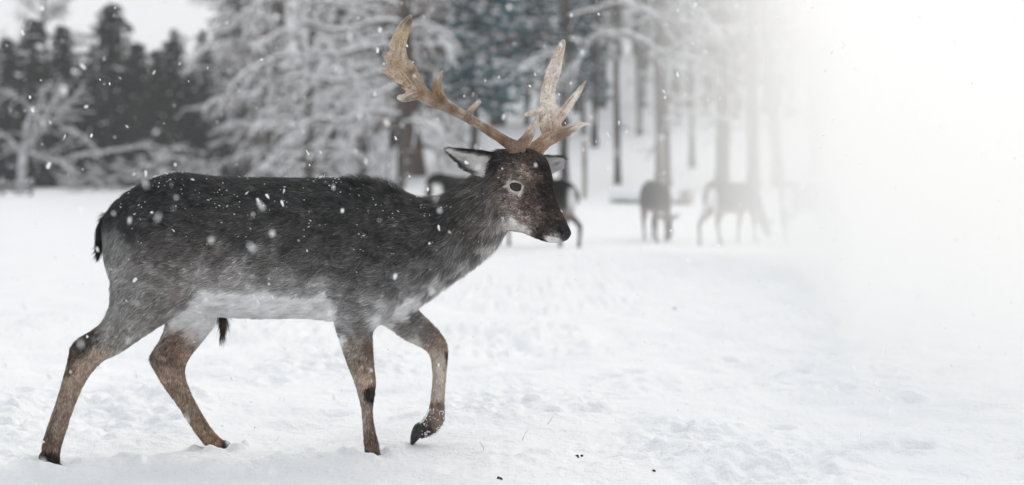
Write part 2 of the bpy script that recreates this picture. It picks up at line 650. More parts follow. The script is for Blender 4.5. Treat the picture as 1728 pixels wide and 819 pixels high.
def gen_limbs(seed, H=8.0, r0=0.16, n1=18, len1=2.6, n2=7, n3=5, droop=0.25, z0=0.12, lean=0.0, snow=1.0, leaves=0.0, lean_y=0.0):
    """a bare broadleaved or larch-like tree with long boughs and snow lying on them"""
    rg = np.random.default_rng(seed)
    tr, cr, sn, lf = MB(), MB(), MB(), MB()
    zz = np.linspace(0, H, 14)
    wob = np.cumsum(rg.normal(0, 0.035, (14, 2)), axis=0)
    axis_ = np.stack([lean * zz + wob[:, 0] * H / 8, lean_y * zz + wob[:, 1] * H / 8, zz - 0.15], -1)
    tube(tr, axis_, r0 * (1 - 0.8 * (zz / H) ** 1.2) + 0.01 + r0 * 0.35 * np.exp(-zz / 0.35), 9)
    LC = []

    def bough(p, d, ln, r, m, dr):
        pts = [p]
        d = np.array(d, float)
        st = ln / m
        for _ in range(m):
            d = d + rg.normal(0, 0.13, 3) + np.array([0, 0, -dr * 0.22])
            d /= np.linalg.norm(d)
            pts.append(pts[-1] + d * st)
        return np.array(pts)

    def snowon(pts, r, s):
        if snow <= 0 or rg.random() > 0.86 * min(1, snow):
            return
        k = len(pts)
        rr = s * snow * rg.uniform(0.55, 1.25, k)
        rr[-1] *= 0.4
        tube(sn, pts + np.array([0, 0, 1.0])[None] * (r + rr * 0.45)[:, None], rr, 4, squash=0.75)

    for i in range(n1):
        f = z0 + (1 - z0) * ((i + rg.random()) / n1)
        zi = f * H * 0.97
        base = np.array([np.interp(zi, zz, axis_[:, k]) for k in range(3)])
        a = i * 2.4 + rg.normal(0, 0.4)
        ln = len1 * (1.05 - 0.45 * f) * rg.uniform(0.7, 1.25)
        el = rg.uniform(-0.05, 0.35) + 0.35 * f
        b1 = bough(base, (math.cos(a) * math.cos(el), math.sin(a) * math.cos(el), math.sin(el)), ln, 0, 7, droop * 1.5)
        r1 = np.linspace(r0 * 0.34 * (1.1 - 0.6 * f), 0.01, len(b1))
        tube(cr, b1, r1, 5, cap=False)
        snowon(b1, r1, 0.055)
        for j in range(n2):
            t = (j + 1 + rg.random() * 0.6) / (n2 + 1)
            k = min(len(b1) - 2, int(t * (len(b1) - 1)))
            d1 = b1[k + 1] - b1[k]
            d1 /= np.linalg.norm(d1)
            sd_ = np.cross(d1, [0, 0, 1.0]) * (1 if j % 2 else -1)
            l2 = ln * 0.42 * (1.15 - t) * rg.uniform(0.7, 1.3) + 0.15
            b2 = bough(b1[k] + (b1[k + 1] - b1[k]) * rg.random(), d1 * 0.7 + sd_ * 0.8 + rg.normal(0, 0.2, 3), l2, 0, 5, droop * 1.8)
            r2 = np.linspace(0.014, 0.006, len(b2))
            tube(cr, b2, r2, 3, cap=False)
            snowon(b2, r2, 0.034)
            for q in range(n3):
                kk = rg.integers(0, len(b2) - 1)
                d2 = b2[kk + 1] - b2[kk]
                d2 /= np.linalg.norm(d2) + 1e-9
                b3 = bough(b2[kk], d2 * 0.7 + rg.normal(0, 0.55, 3), rg.uniform(0.15, 0.45), 0, 3, droop * 2)
                r3 = np.linspace(0.008, 0.004, len(b3))
                tube(cr, b3, r3, 3, cap=False)
                if rg.random() < 0.45:
                    snowon(b3, r3, 0.02)
                if leaves and rg.random() < leaves:
                    LC.append(b3[rg.integers(1, len(b3), 5)] + rg.normal(0, 0.06, (5, 3)))
    out = {'trunk': tr, 'crown': cr, 'snow': sn}
    if LC:
        LC = np.vstack(LC)
        bits(lf, LC, rg.normal(size=LC.shape) + np.array([0, 0, -0.6]), rg.uniform(0.07, 0.13, len(LC)), rg.uniform(0.05, 0.08, len(LC)), rg)
        out['leaves'] = lf
    return out


def gen_pole(seed, H=11.0, r0=0.16, lean=0.0, nb=9, snow_side=True):
    """tall forest trunk with dead side branches and snow blown on one side"""
    rg = np.random.default_rng(seed)
    tr, cr, sn = MB(), MB(), MB()
    zz = np.linspace(0, H, 16)
    ax = np.stack([lean * zz + 0.05 * np.sin(zz * 0.7 + seed), 0.05 * np.cos(zz * 0.6 + seed), zz - 0.2], -1)
    rr = r0 * (1 - 0.55 * zz / H) + 0.4 * r0 * np.exp(-zz / 0.3)
    tube(tr, ax, rr * (1 + rg.normal(0, 0.03, 16)), 10)
    for i in range(nb):
        z = rg.uniform(1.2, H * 0.95)
        a = rg.uniform(0, 6.28)
        ln = rg.uniform(0.5, 2.0)
        t = np.linspace(0, 1, 6)[:, None]
        b0 = np.array([np.interp(z, zz, ax[:, k]) for k in range(3)])
        pts = b0 + t * ln * np.array([math.cos(a), math.sin(a), rg.uniform(-0.15, 0.2)]) + t ** 2 * np.array([0, 0, -0.3 * ln]) + rg.normal(0, 0.04, (6, 3)) * t
        r1 = np.linspace(0.028, 0.007, 6)
        tube(cr, pts, r1, 4, cap=False)
        s1 = np.linspace(0.05, 0.02, 6) * rg.uniform(0.7, 1.2)
        tube(sn, pts + np.array([0, 0, 1.0]) * (r1 + s1 * 0.4)[:, None], s1, 4, squash=0.7)
        for q in range(4):
            k = rg.integers(1, 5)
            p2 = pts[k] + np.linspace(0, 1, 4)[:, None] * (rg.normal(0, 0.35, 3) + np.array([0, 0, -0.12]))
            tube(cr, p2, np.linspace(0.01, 0.004, 4), 3, cap=False)
            tube(sn, p2 + np.array([0, 0, 0.018]), 0.02, 3)
    if snow_side:
        a = rg.uniform(2.4, 4.0)
        for k in range(14):
            z = rg.uniform(0, H * 0.9)
            b0 = np.array([np.interp(z, zz, ax[:, q]) for q in range(3)])
            r_ = np.interp(z, zz, rr)
            aa = a + rg.normal(0, 0.5)
            c = b0 + np.array([math.cos(aa), math.sin(aa), 0]) * r_ * 0.92
            s = r_ * rg.uniform(0.25, 0.5)
            sn.add(OCT_ * np.array([s, s, s * rg.uniform(1.5, 4)]) * rg.uniform(0.7, 1.2, (6, 1)) + c, OCF_)
    return {'trunk': tr, 'crown': cr, 'snow': sn}


def proto(gen, mats):
    """mesh datas of a tree kind"""
    return {k: mb.mesh(k, mats[k]) for k, mb in gen.items() if mb.n}


PART = {'trunk': 'trunk', 'crown': 'crown', 'snow': 'snow_load', 'leaves': 'withered_leaves'}


def tree(name, kind, px, Y, label, cat='tree', group=None, scale=1.0, rz=0.0, wide=1.0, sink=0.05):
    b = on_ground(px, Y)
    t = empty(name, (b[0], b[1], b[2] - sink), rz, label, cat, group)
    t.scale = (scale * wide, scale * wide, scale)
    for k, me in kind.items():
        o = link(PART[k], me, t)
        if k == 'snow':
            tag(o, kind='stuff')
    return t


SPR = [proto(gen_spruce(100 + i, 7.5, 2.5, 0.05, 2.4), {'trunk': M_BARK, 'crown': M_NEEDLE, 'snow': M_SNOWB}) for i in range(3)]
SPR2 = proto(gen_spruce(110, 7.5, 2.2, 0.08, 1.7), {'trunk': M_BARK, 'crown': M_NEEDLE2, 'snow': M_SNOWB})


def spruce(name, kind, px, apex, Y, label, wide=1.0, rz=0.0, group='spruces along the meadow edge'):
    b = on_ground(px, Y)
    h = P(px, apex, Y)[2] - b[2] + 0.05
    return tree(name, kind, px, Y, label, 'spruce', group, h / 7.5, rz, wide)


spruce('spruce_tree', SPR[0], 14, 62, 70, 'dark spruce cut off by the left edge of the picture', 1.0, 0.3)
spruce('spruce_tree', SPR[1], 60, 26, 71, 'dark spruce behind the forked frosted tree, with a slim pointed top', 0.95, 1.2)
spruce('spruce_tree', SPR[2], 107, 36, 74, 'narrow dark spruce between the forked frosted tree and the tallest spruce', 0.85, 2.2)
spruce('spruce_tree', SPR[0], 190, 3, 72, 'tallest and broadest dark spruce of the meadow edge', 1.1, 4.0)
spruce('spruce_tree', SPR[1], 150, 108, 79, 'short dark spruce squeezed left of the tallest spruce', 1.1, 5.0)
spruce('spruce_tree', SPR[2], 234, 66, 80, 'dark spruce close against the right side of the tallest spruce', 1.0, 3.3)
spruce('spruce_tree', SPR[1], 291, 64, 79, 'pointed dark spruce above the rump of the large buck', 1.1, 0.8)
spruce('spruce_tree', SPR2, 266, 80, 77, 'brownish spruce just left of the pointed one above the rump', 1.0, 2.0)
spruce('spruce_tree', SPR2, 325, 118, 83, 'low brownish spruce right of the pointed spruce above the rump', 1.2, 1.0)
spruce('spruce_tree', SPR[0], 362, 68, 86, 'slender spruce standing last at the right end of the spruce row', 0.85, 1.7)
spruce('spruce_tree', SPR2, 412, 205, 78, 'small bushy spruce right of the spruce row, low above the back of the buck', 1.7, 2.7)

LARCH = [proto(gen_limbs(200 + i, 9.5, 0.17, 22, 3.6, 9, 7, 0.34, 0.07, snow=1.45, leaves=0.3), {'trunk': M_BARK, 'crown': M_TWIG, 'snow': M_SNOWB, 'leaves': M_LEAF}) for i in range(2)]
THICK = proto(gen_limbs(210, 10.0, 0.27, 26, 2.6, 8, 6, 0.25, 0.12, snow=1.4, leaves=0.5), {'trunk': M_BARKB, 'crown': M_TWIG, 'snow': M_SNOWB, 'leaves': M_LEAF})
FUZZ = proto(gen_limbs(220, 8.0, 0.12, 34, 2.3, 9, 7, 0.05, 0.1, snow=1.0), {'trunk': M_BARK, 'crown': M_TWIG, 'snow': M_SNOWB})
tree('snowy_tree', LARCH[0], 520, 58, 'snow-laden tree with drooping boughs over the middle of the buck\'s back', 'tree', 'snow-laden trees', 1.0, 0.4)
tree('snowy_tree', LARCH[1], 612, 62, 'snow-laden tree with drooping boughs over the buck\'s shoulders', 'tree', 'snow-laden trees', 1.0, 2.1)
tree('snowy_tree', LARCH[0], 455, 66, 'grey twiggy snow-laden tree left of the drooping boughs, right of the spruces', 'tree', 'snow-laden trees', 0.9, 3.7)
tree('thick_tree', THICK, 702, 53, 'tree with thick brown trunk behind the palm of the near antler', 'tree', None, 1.0, 1.0)
tree('thick_tree', THICK, 838, 66, 'brown-trunked tree with withered leaves between the two antlers', 'tree', None, 0.95, 4.0)
tree('bare_tree', FUZZ, 438, 74, 'fine-twigged bare tree against the white sky', 'tree', None, 0.95, 0.6)
tree('bare_tree', FUZZ, 84, 86, 'bare tree whose thin twigs rise above the spruces into the sky', 'tree', None, 1.25, 2.0)

TEAL = [proto(gen_spruce(300 + i, 10.0, 1.9, 0.55, 1.0, 0.2), {'trunk': M_BARK, 'crown': M_TEAL, 'snow': M_SNOWB}) for i in range(2)]
tree('blue_spruce', TEAL[0], 800, 54, 'snowy blue-green spruce between the two antlers', 'spruce', 'blue-green spruces', 1.05, 0.3)
tree('blue_spruce', TEAL[1], 890, 66, 'snowy blue-green spruce behind the upright far antler', 'spruce', 'blue-green spruces', 1.0, 1.9)
tree('blue_spruce', TEAL[0], 984, 63, 'low snowy blue-green spruce right of the far antler', 'spruce', 'blue-green spruces', 0.72, 3.0)

POLE = [proto(gen_pole(400 + i, 12.0, 0.16, (0.0, 0.012, -0.01)[i]), {'trunk': M_BARK, 'crown': M_TWIG, 'snow': M_SNOWB}) for i in range(3)]
for (px, Y, r_, k, lab) in [(1041, 51, 0.62, 0, 'slim grey trunk right of the far antler tip, above the snow-covered log'),
                            (1115, 49, 1.30, 1, 'stout trunk above the deer that grazes facing the camera'),
                            (1166, 55, 0.60, 2, 'thin trunk right of the stout trunk, fading to white'),
                            (1216, 50, 1.25, 0, 'stout faded trunk above the rump of the pale grazing deer'),
                            (1268, 49, 1.15, 2, 'faded trunk above the head of the pale grazing deer'),
                            (1078, 63, 0.65, 1, 'thin far trunk between the slim grey trunk and the stout trunk'),
                            (1004, 60, 0.7, 2, 'dark thin trunk just right of the low blue-green spruce'),
                            (955, 64, 0.9, 1, 'grey trunk hidden behind the tines of the far antler'),
                            (1142, 66, 0.75, 0, 'far thin trunk on the snowy slope right of the stout trunk'),
                            (1190, 70, 0.8, 2, 'far faint trunk on the slope between the thin and the stout faded trunks'),
                            (1242, 68, 0.8, 1, 'far faint trunk between the two faded trunks'),
                            (1378, 53, 1.3, 0, 'trunk almost lost in the white fade at the right'),
                            (757, 62, 0.9, 0, 'dark trunk just left of the blue-green spruce between the antlers'),
                            (665, 63, 0.9, 2, 'grey trunk left of the thick brown trunk'),
                            (563, 60, 0.85, 1, 'dark trunk between the two snow-laden trees over the buck\'s back')]:
    tree('forest_tree', POLE[k], px, Y, lab, 'tree', 'tall trunks on the wooded bank', 1.0, px * 0.37, r_)
lt = proto(gen_pole(410, 12.0, 0.16, -0.075), {'trunk': M_BARK, 'crown': M_TWIG, 'snow': M_SNOWB})
tree('forest_tree', lt, 1313, 50, 'leaning trunk in the white fade above the faintest deer', 'tree', 'tall trunks on the wooded bank', 1.0, 0.0, 1.0)


# trees with limbs of their own
def limb_tree(name, label, limbs, Y, m_bark, base_px, snow, cat='tree', snow_r=1.0, thin=1.0, twigs=0, twig_len=0.7):
    """limbs: list of (part name, [(px, py, width px, depth offset)])"""
    b = on_ground(base_px, Y)
    t = empty(name, tuple(b), 0, label, cat)
    for (pn, path) in limbs:
        q = crom(np.array(path, float), 4)
        pts = np.array([P(r[0], r[1], Y + r[3]) for r in q]) - b
        rr = q[:, 2] / 2 / F * Y * (thin if pn != 'trunk' else 1.0)
        mb, ms = MB(), MB()
        wig = np.stack([vnoise(np.arange(len(q)) * 0.8 + s * 9.1, np.zeros(len(q)) + path[0][0], 5 + s) for s in range(3)], -1)
        pts = pts + wig * np.minimum(rr * 1.2, 0.05)[:, None]
        tube(mb, pts, np.maximum(rr, 0.006), 8)
        o = mb.build(pn, m_bark, t)
        if snow and pn != 'trunk':
            s = np.maximum(rr * 0.95, 0.018) * snow_r
            tube(ms, pts + np.array([0, 0, 1.0])[None] * (rr * 0.55)[:, None], s, 7, squash=0.7)
            ms.build('snow_load', M_SNOWB, o)
        if twigs and pn != 'trunk':
            rt = np.random.default_rng(int(abs(path[0][0]) * 7 + abs(path[0][1])))
            mt, mt2 = MB(), MB()
            for k in range(int(twigs * len(q))):
                i = rt.integers(2, len(q) - 1)
                d = pts[i] - pts[i - 1]
                d = d / (np.linalg.norm(d) + 1e-9) * 0.8 + rt.normal(0, 0.6, 3) + np.array([0, 0, -0.15])
                l_ = twig_len * rt.uniform(0.3, 1.2)
                s_ = np.linspace(0, 1, 5)[:, None]
                tw = pts[i] + s_ * d * l_ + s_ ** 2 * np.array([0, 0, -0.3 * l_]) + rt.normal(0, 0.03, (5, 3)) * s_
                r3 = np.linspace(0.011, 0.004, 5)
                tube(mt, tw, r3, 3, cap=False)
                tube(mt2, tw + np.array([0, 0, 1.0]) * (r3 + 0.008)[:, None], 0.02 * snow_r * rt.uniform(0.6, 1.2), 4, squash=0.7)
            tag(mt.build('twigs', m_bark, o), kind='stuff')
            tag(mt2.build('twig_snow', M_SNOWB, o), kind='stuff')
    return t


limb_tree('frosted_tree', 'pale frosted tree with forked crooked limbs at the far left', [
    ('trunk', [(34, 330, 17, 0), (35, 305, 15, 0), (37, 280, 15, 0), (40, 255, 15, 0), (48, 238, 14, 0)]),
    ('limb', [(46, 242, 12, 0), (43, 222, 10, -.1), (46, 205, 9, -.2), (52, 188, 9, -.2), (40, 172, 7, -.3), (24, 160, 5, -.4), (14, 148, 3, -.4)]),
    ('limb', [(50, 240, 10, 0), (59, 222, 9, .2), (62, 205, 7, .3), (60, 190, 4, .3)]),
    ('limb', [(72, 215, 8, .4), (80, 195, 10, .3), (88, 175, 10, .2), (95, 155, 8, .2), (101, 136, 5, .2)]),
    ('limb', [(50, 244, 8, 0), (66, 228, 8, .3), (80, 208, 8, .4), (98, 196, 8, .5), (112, 178, 7, .6), (130, 160, 5, .7), (142, 140, 3, .7)]),
    ('limb', [(48, 256, 9, 0), (60, 262, 11, -.2), (80, 268, 10, -.3), (105, 271, 9, -.4), (135, 262, 9, -.4), (165, 258, 9, -.4), (205, 252, 8, -.4), (250, 246, 7, -.4), (300, 254, 4, -.4)]),
    ('limb', [(172, 262, 8, -.4), (155, 246, 8, -.3), (140, 230, 8, -.2), (122, 222, 7, -.1), (104, 216, 5, 0)]),
    ('limb', [(54, 190, 5, -.2), (66, 178, 4, -.1), (72, 160, 4, 0), (76, 140, 2, 0)]),
    ('limb', [(38, 258, 8, 0), (24, 246, 7, .2), (12, 232, 6, .3), (-4, 226, 4, .4)]),
], 58, M_FROST, 34, True, 'tree', 0.7, 0.62, 1.2, 0.6)
limb_tree('snowy_bough_tree', 'tree with long arching snow-covered boughs above the grazing deer', [
    ('trunk', [(952, 320, 17, 0), (951, 250, 15, 0), (955, 160, 14, 0), (958, 60, 13, 0), (955, -60, 12, 0), (960, -200, 9, 0)]),
    ('bough', [(958, 66, 9, 0), (985, 72, 9, -.3), (1010, 60, 9, -.5), (1050, 58, 9, -.7), (1085, 66, 9, -.9), (1108, 84, 9, -1), (1140, 95, 8, -1), (1170, 98, 8, -1), (1205, 116, 5, -1)]),
    ('bough', [(958, 30, 9, 0), (1000, 18, 9, -.5), (1040, 8, 9, -.8), (1080, 14, 9, -1), (1120, 30, 7, -1.2), (1160, 40, 4, -1.3)]),
    ('bough', [(957, -50, 9, 0), (1040, -52, 9, -.4), (1110, -30, 9, -.6), (1155, 2, 9, -.7), (1185, 25, 8, -.7), (1208, 46, 5, -.7)]),
    ('bough', [(1010, 62, 6, -.5), (985, 88, 6, -.4), (972, 108, 5, -.4), (958, 130, 3, -.4)]),
    ('bough', [(1120, 92, 5, -1), (1150, 70, 5, -1.1), (1190, 62, 5, -1.2), (1225, 72, 3, -1.2)]),
    ('bough', [(957, 105, 7, 0), (940, 92, 6, -.3), (915, 98, 6, -.5), (890, 110, 4, -.7)]),
], 46, M_BARK, 952, True, 'tree', 1.1, 0.9, 1.6, 0.6)
limb_tree('sweeping_bough_tree', 'tree with long snow-covered boughs sweeping left over the buck\'s shoulders', [
    ('trunk', [(676, 320, 15, 0), (678, 250, 13, 0), (675, 160, 12, 0), (678, 60, 11, 0), (676, -60, 10, 0), (680, -160, 8, 0)]),
    ('bough', [(676, 40, 9, 0), (640, 34, 9, -.3), (600, 46, 9, -.5), (560, 50, 8, -.7), (520, 40, 7, -.8), (480, 52, 4, -.9)]),
    ('bough', [(677, 88, 9, 0), (640, 74, 9, -.4), (600, 84, 9, -.6), (560, 92, 8, -.8), (525, 86, 4, -.9)]),
    ('bough', [(676, 120, 10, 0), (645, 122, 10, .3), (605, 132, 9, .5), (560, 136, 9, .7), (515, 128, 8, .8), (470, 134, 5, .9), (440, 142, 3, 1)]),
    ('bough', [(676, 140, 9, 0), (650, 152, 8, -.5), (625, 160, 8, -.8), (600, 156, 6, -1), (575, 150, 3, -1.1)]),
    ('bough', [(676, 196, 10, 0), (645, 190, 10, -.3), (612, 190, 10, -.5), (580, 204, 9, -.7), (540, 200, 8, -.8), (500, 212, 7, -.9), (460, 208, 3, -1)]),
    ('bough', [(677, 10, 9, 0), (640, -2, 9, .4), (590, 6, 8, .7), (540, 2, 7, .9), (500, 14, 4, 1)]),
    ('bough', [(677, 210, 8, 0), (700, 205, 7, -.4), (725, 214, 6, -.7), (748, 228, 3, -.9)]),
    ('bough', [(677, 50, 8, 0), (710, 40, 7, -.4), (745, 52, 6, -.7), (770, 70, 3, -.9)]),
], 48, M_BARK, 676, True, 'tree', 1.15, 0.95, 2.2, 0.75)

# low snow-bent bushes along the left edge of the meadow
BUSH = [proto(gen_limbs(500 + i, 1.5, 0.03, 16, 0.9, 4, 3, 0.3, 0.05, snow=0.9), {'trunk': M_BARK, 'crown': M_TWIG, 'snow': M_SNOWB}) for i in range(2)]
for (px, Y, s, lab) in [(118, 62, 0.9, 'snow-bent bush just right of the frosted tree trunk'), (160, 64, 1.1, 'snow-bent bush under the tallest spruce'), (212, 63, 1.2, 'snow-bent bush right of the tallest spruce, left of the rump'),
                        (262, 62, 1.5, 'large snow-bent bush close above the buck\'s rump'), (310, 64, 1.7, 'tallest snow-bent bush above the hips of the buck'), (352, 62, 1.2, 'snow-bent bush at the foot of the slender last spruce'),
                        (480, 50, 1.3, 'snow-bent bush left of the first snow-laden trunk'), (575, 52, 1.4, 'snow-bent bush between the snow-laden trees'), (655, 51, 1.3, 'snow-bent bush left of the dark deer behind the neck'), (780, 56, 1.6, 'snow-bent bush behind the near ear')]:
    tree('snowy_bush', BUSH[px % 2], px, Y, lab, 'bush', 'snow-bent bushes at the meadow edge', s * 0.62, px * 0.7, 1.1)

# the wood farther up the bank: one mass
fg = [gen_limbs(600, 11.0, 0.15, 22, 2.4, 6, 4, 0.2, 0.12, snow=1.0), gen_spruce(601, 11.0, 2.2, 0.25, 1.0, 0.1), gen_pole(602, 13.0, 0.15), gen_pole(603, 13.0, 0.12, 0.01)]
fw = MB()
rf = np.random.default_rng(66)
FM = [M_BARK, M_NEEDLE, M_SNOWB, M_TWIG]
for i in range(150):
    px = rf.uniform(380, 1560) if i < 100 else rf.uniform(-250, 380)
    if i >= 120:
        px = rf.uniform(900, 1350)
    Y = rf.uniform(92, 120) if 100 <= i < 120 else rf.uniform(68, 112)
    b = on_ground(px, Y)
    g = fg[rf.choice(4, p=(0.28, 0.14, 0.33, 0.25))]
    if 100 <= i < 120:
        g = fg[rf.choice(2)]
    a, s = rf.uniform(0, 6.28), rf.uniform(0.8, 1.15) * (0.62 if 100 <= i < 120 else 1.0)
    rot = np.array([[math.cos(a), -math.sin(a), 0], [math.sin(a), math.cos(a), 0], [0, 0, 1]]) * s
    for k, mb in g.items():
        mi = {'trunk': 0, 'crown': 1 if g is fg[1] else 3, 'snow': 2}[k]
        n0 = 0
        vv = np.concatenate(mb.v) @ rot.T + b
        fw.v.append(vv.astype(np.float32))
        for f_ in mb.f:
            fw.f.append(f_ + fw.n)
            fw.m.append(np.full(len(f_), mi, np.int32))
        fw.n += len(vv)
tag(fw.build('forest', FM), 'mass of snowy trees farther up the wooded bank', 'forest', kind='stuff')

# ------------------------------------------------------------------ the fallow buck
from mathutils.kdtree import KDTree

DY = np.array([0.0, 1.0, 0.0])


def sections(rows):
    """rows: (ax, ay, bx, by, depth, half width), rim points in photo pixels"""
    A = [P(r[0], r[1], r[4]) for r in rows]
    B = [P(r[2], r[3], r[4]) for r in rows]
    return A, B, [r[5] for r in rows]


def bodyY(px):
    return 5.98 + (px - 175) / 505 * 0.12


bm_ = MB()
torso = []
for (x, t, b, w) in [(176, 372, 420, .03), (183, 355, 455, .07), (198, 338, 490, .11), (222, 320, 508, .14), (255, 303, 520, .165), (290, 293, 524, .175), (315, 292, 527, .18),
                     (345, 296, 532, .185), (390, 299, 536, .193), (450, 300, 538, .2), (510, 301, 537, .2), (560, 301, 542, .195), (600, 303, 549, .185), (640, 309, 548, .17)]:
    torso.append((x, t, x, b, bodyY(x), w))
torso += [(672, 320, 690, 532, 6.1, .15), (703, 332, 722, 506, 6.105, .128), (735, 334, 765, 474, 6.11, .108), (765, 322, 802, 448, 6.11, .095), (790, 304, 835, 420, 6.10, .085), (812, 284, 853, 395, 6.09, .075), (830, 268, 862, 384, 6.085, .065)]
A, B, w = sections(torso)
loft(bm_, A, B, DY, w, 28, 3, 2.35)
# head, turned a little towards the camera
head = [(812, 275, 838, 370, 6.10, .05), (836, 256, 846, 380, 6.09, .064), (868, 250, 856, 388, 6.085, .073), (900, 253, 868, 391, 6.075, .075), (922, 268, 880, 393, 6.065, .07), (932, 296, 892, 397, 6.05, .06),
        (936, 322, 904, 402, 6.035, .05), (942, 345, 917, 407, 6.02, .042), (950, 362, 930, 410, 6.005, .037), (957, 377, 943, 409, 5.995, .033), (962, 388, 953, 407, 5.99, .027), (964, 394, 960, 403, 5.985, .015)]
A, B, w = sections(head)
loft(bm_, A, B, DY, w, 24, 3, 2.3)
# brow ridge over the near eye, cheek, lower lip
loft(bm_, *sections([(846, 290, 850, 316, 6.03, .02), (862, 290, 866, 312, 6.02, .026), (884, 291, 884, 314, 6.015, .026), (900, 302, 897, 322, 6.012, .018)])[:2], DY, [.02, .026, .026, .018], 12, 2)
loft(bm_, *sections([(842, 330, 850, 376, 6.05, .03), (866, 335, 872, 384, 6.04, .035), (892, 350, 896, 390, 6.03, .03)])[:2], DY, [.03, .035, .03], 12, 2)
# near hind leg with its thigh
nh = [(205, 360, 345, 372, 5.93, .06), (190, 420, 352, 430, 5.915, .078), (186, 480, 342, 484, 5.905, .08), (185, 513, 312, 522, 5.90, .072), (172, 543, 268, 552, 5.895, .06), (152, 560, 235, 573, 5.89, .05), (132, 572, 204, 595, 5.885, .04),
      (119, 588, 176, 608, 5.88, .032), (113, 614, 157, 626, 5.875, .028), (105, 645, 141, 650, 5.875, .025), (94, 682, 126, 684, 5.87, .0225), (83, 712, 116, 714, 5.87, .021), (74, 740, 106, 744, 5.87, .021), (71, 758, 101, 764, 5.87, .023), (73, 776, 101, 778, 5.87, .022), (76, 792, 102, 792, 5.87, .02)]
A, B, w = sections(nh)
loft(bm_, A, B, DY, w, 20, 3)
# far hind leg
fh = [(250, 430, 380, 440, 6.09, .075), (255, 490, 385, 490, 6.11, .078), (280, 538, 374, 534, 6.14, .06), (272, 570, 348, 568, 6.16, .047), (257, 594, 327, 594, 6.18, .036), (252, 608, 314, 616, 6.19, .03), (262, 628, 313, 637, 6.195, .027), (279, 656, 322, 663, 6.2, .025),
      (302, 687, 337, 692, 6.205, .0225), (323, 720, 356, 722, 6.21, .021), (340, 744, 370, 738, 6.215, .021), (352, 755, 381, 746, 6.215, .02), (366, 764, 392, 757, 6.215, .016)]
A, B, w = sections(fh)
loft(bm_, A, B, DY, w, 20, 3)
# near fore leg with its shoulder
nf = [(590, 345, 690, 372, 6.02, .05), (572, 410, 700, 430, 5.995, .075), (560, 480, 690, 490, 5.985, .078), (556, 520, 662, 532, 5.99, .068), (566, 546, 632, 556, 6.005, .05), (575, 578, 629, 582, 6.02, .038), (584, 608, 631, 610, 6.03, .032), (597, 642, 634, 642, 6.04, .027),
      (605, 668, 632, 668, 6.045, .024), (610, 690, 629, 690, 6.05, .0185), (612, 716, 631, 716, 6.05, .018), (614, 742, 637, 742, 6.05, .02), (615, 758, 641, 759, 6.05, .021), (617, 770, 641, 770, 6.05, .019)]
A, B, w = sections(nf)
loft(bm_, A, B, DY, w, 20, 3)
# far fore leg, lifted
ff_ = [(640, 455, 600, 520, 6.2, .06), (675, 488, 630, 540, 6.21, .06), (702, 519, 655, 552, 6.22, .05), (722, 539, 682, 571, 6.225, .038), (742, 560, 706, 583, 6.23, .031), (754, 580, 722, 592, 6.23, .028), (756, 600, 728, 610, 6.23, .025), (753, 630, 730, 636, 6.23, .0185),
       (751, 660, 728, 664, 6.23, .0175), (750, 686, 725, 686, 6.23, .02), (750, 706, 723, 698, 6.23, .021), (741, 724, 714, 712, 6.23, .02), (724, 735, 704, 720, 6.23, .018), (712, 739, 697, 727, 6.23, .016)]
A, B, w = sections(ff_)
loft(bm_, A, B, DY, w, 20, 3)
deer_me = remeshed(bm_, 0.0048, 5, 0.5)
DV, DN = coords(deer_me), normals(deer_me)
DPX, DPY = to_px(DV)


# muscles and tendons: grooves (-) and ridges (+) along lines on the animal: (depth mm, reach px, points, nearest/farthest depth)
def seg_dist(px, py, pts):
    best = np.full(len(px), 1e9)
    for (x0, y0), (x1, y1) in zip(pts[:-1], pts[1:]):
        dx, dy = x1 - x0, y1 - y0
        t = np.clip(((px - x0) * dx + (py - y0) * dy) / (dx * dx + dy * dy), 0, 1)
        best = np.minimum(best, np.hypot(px - x0 - t * dx, py - y0 - t * dy))
    return best


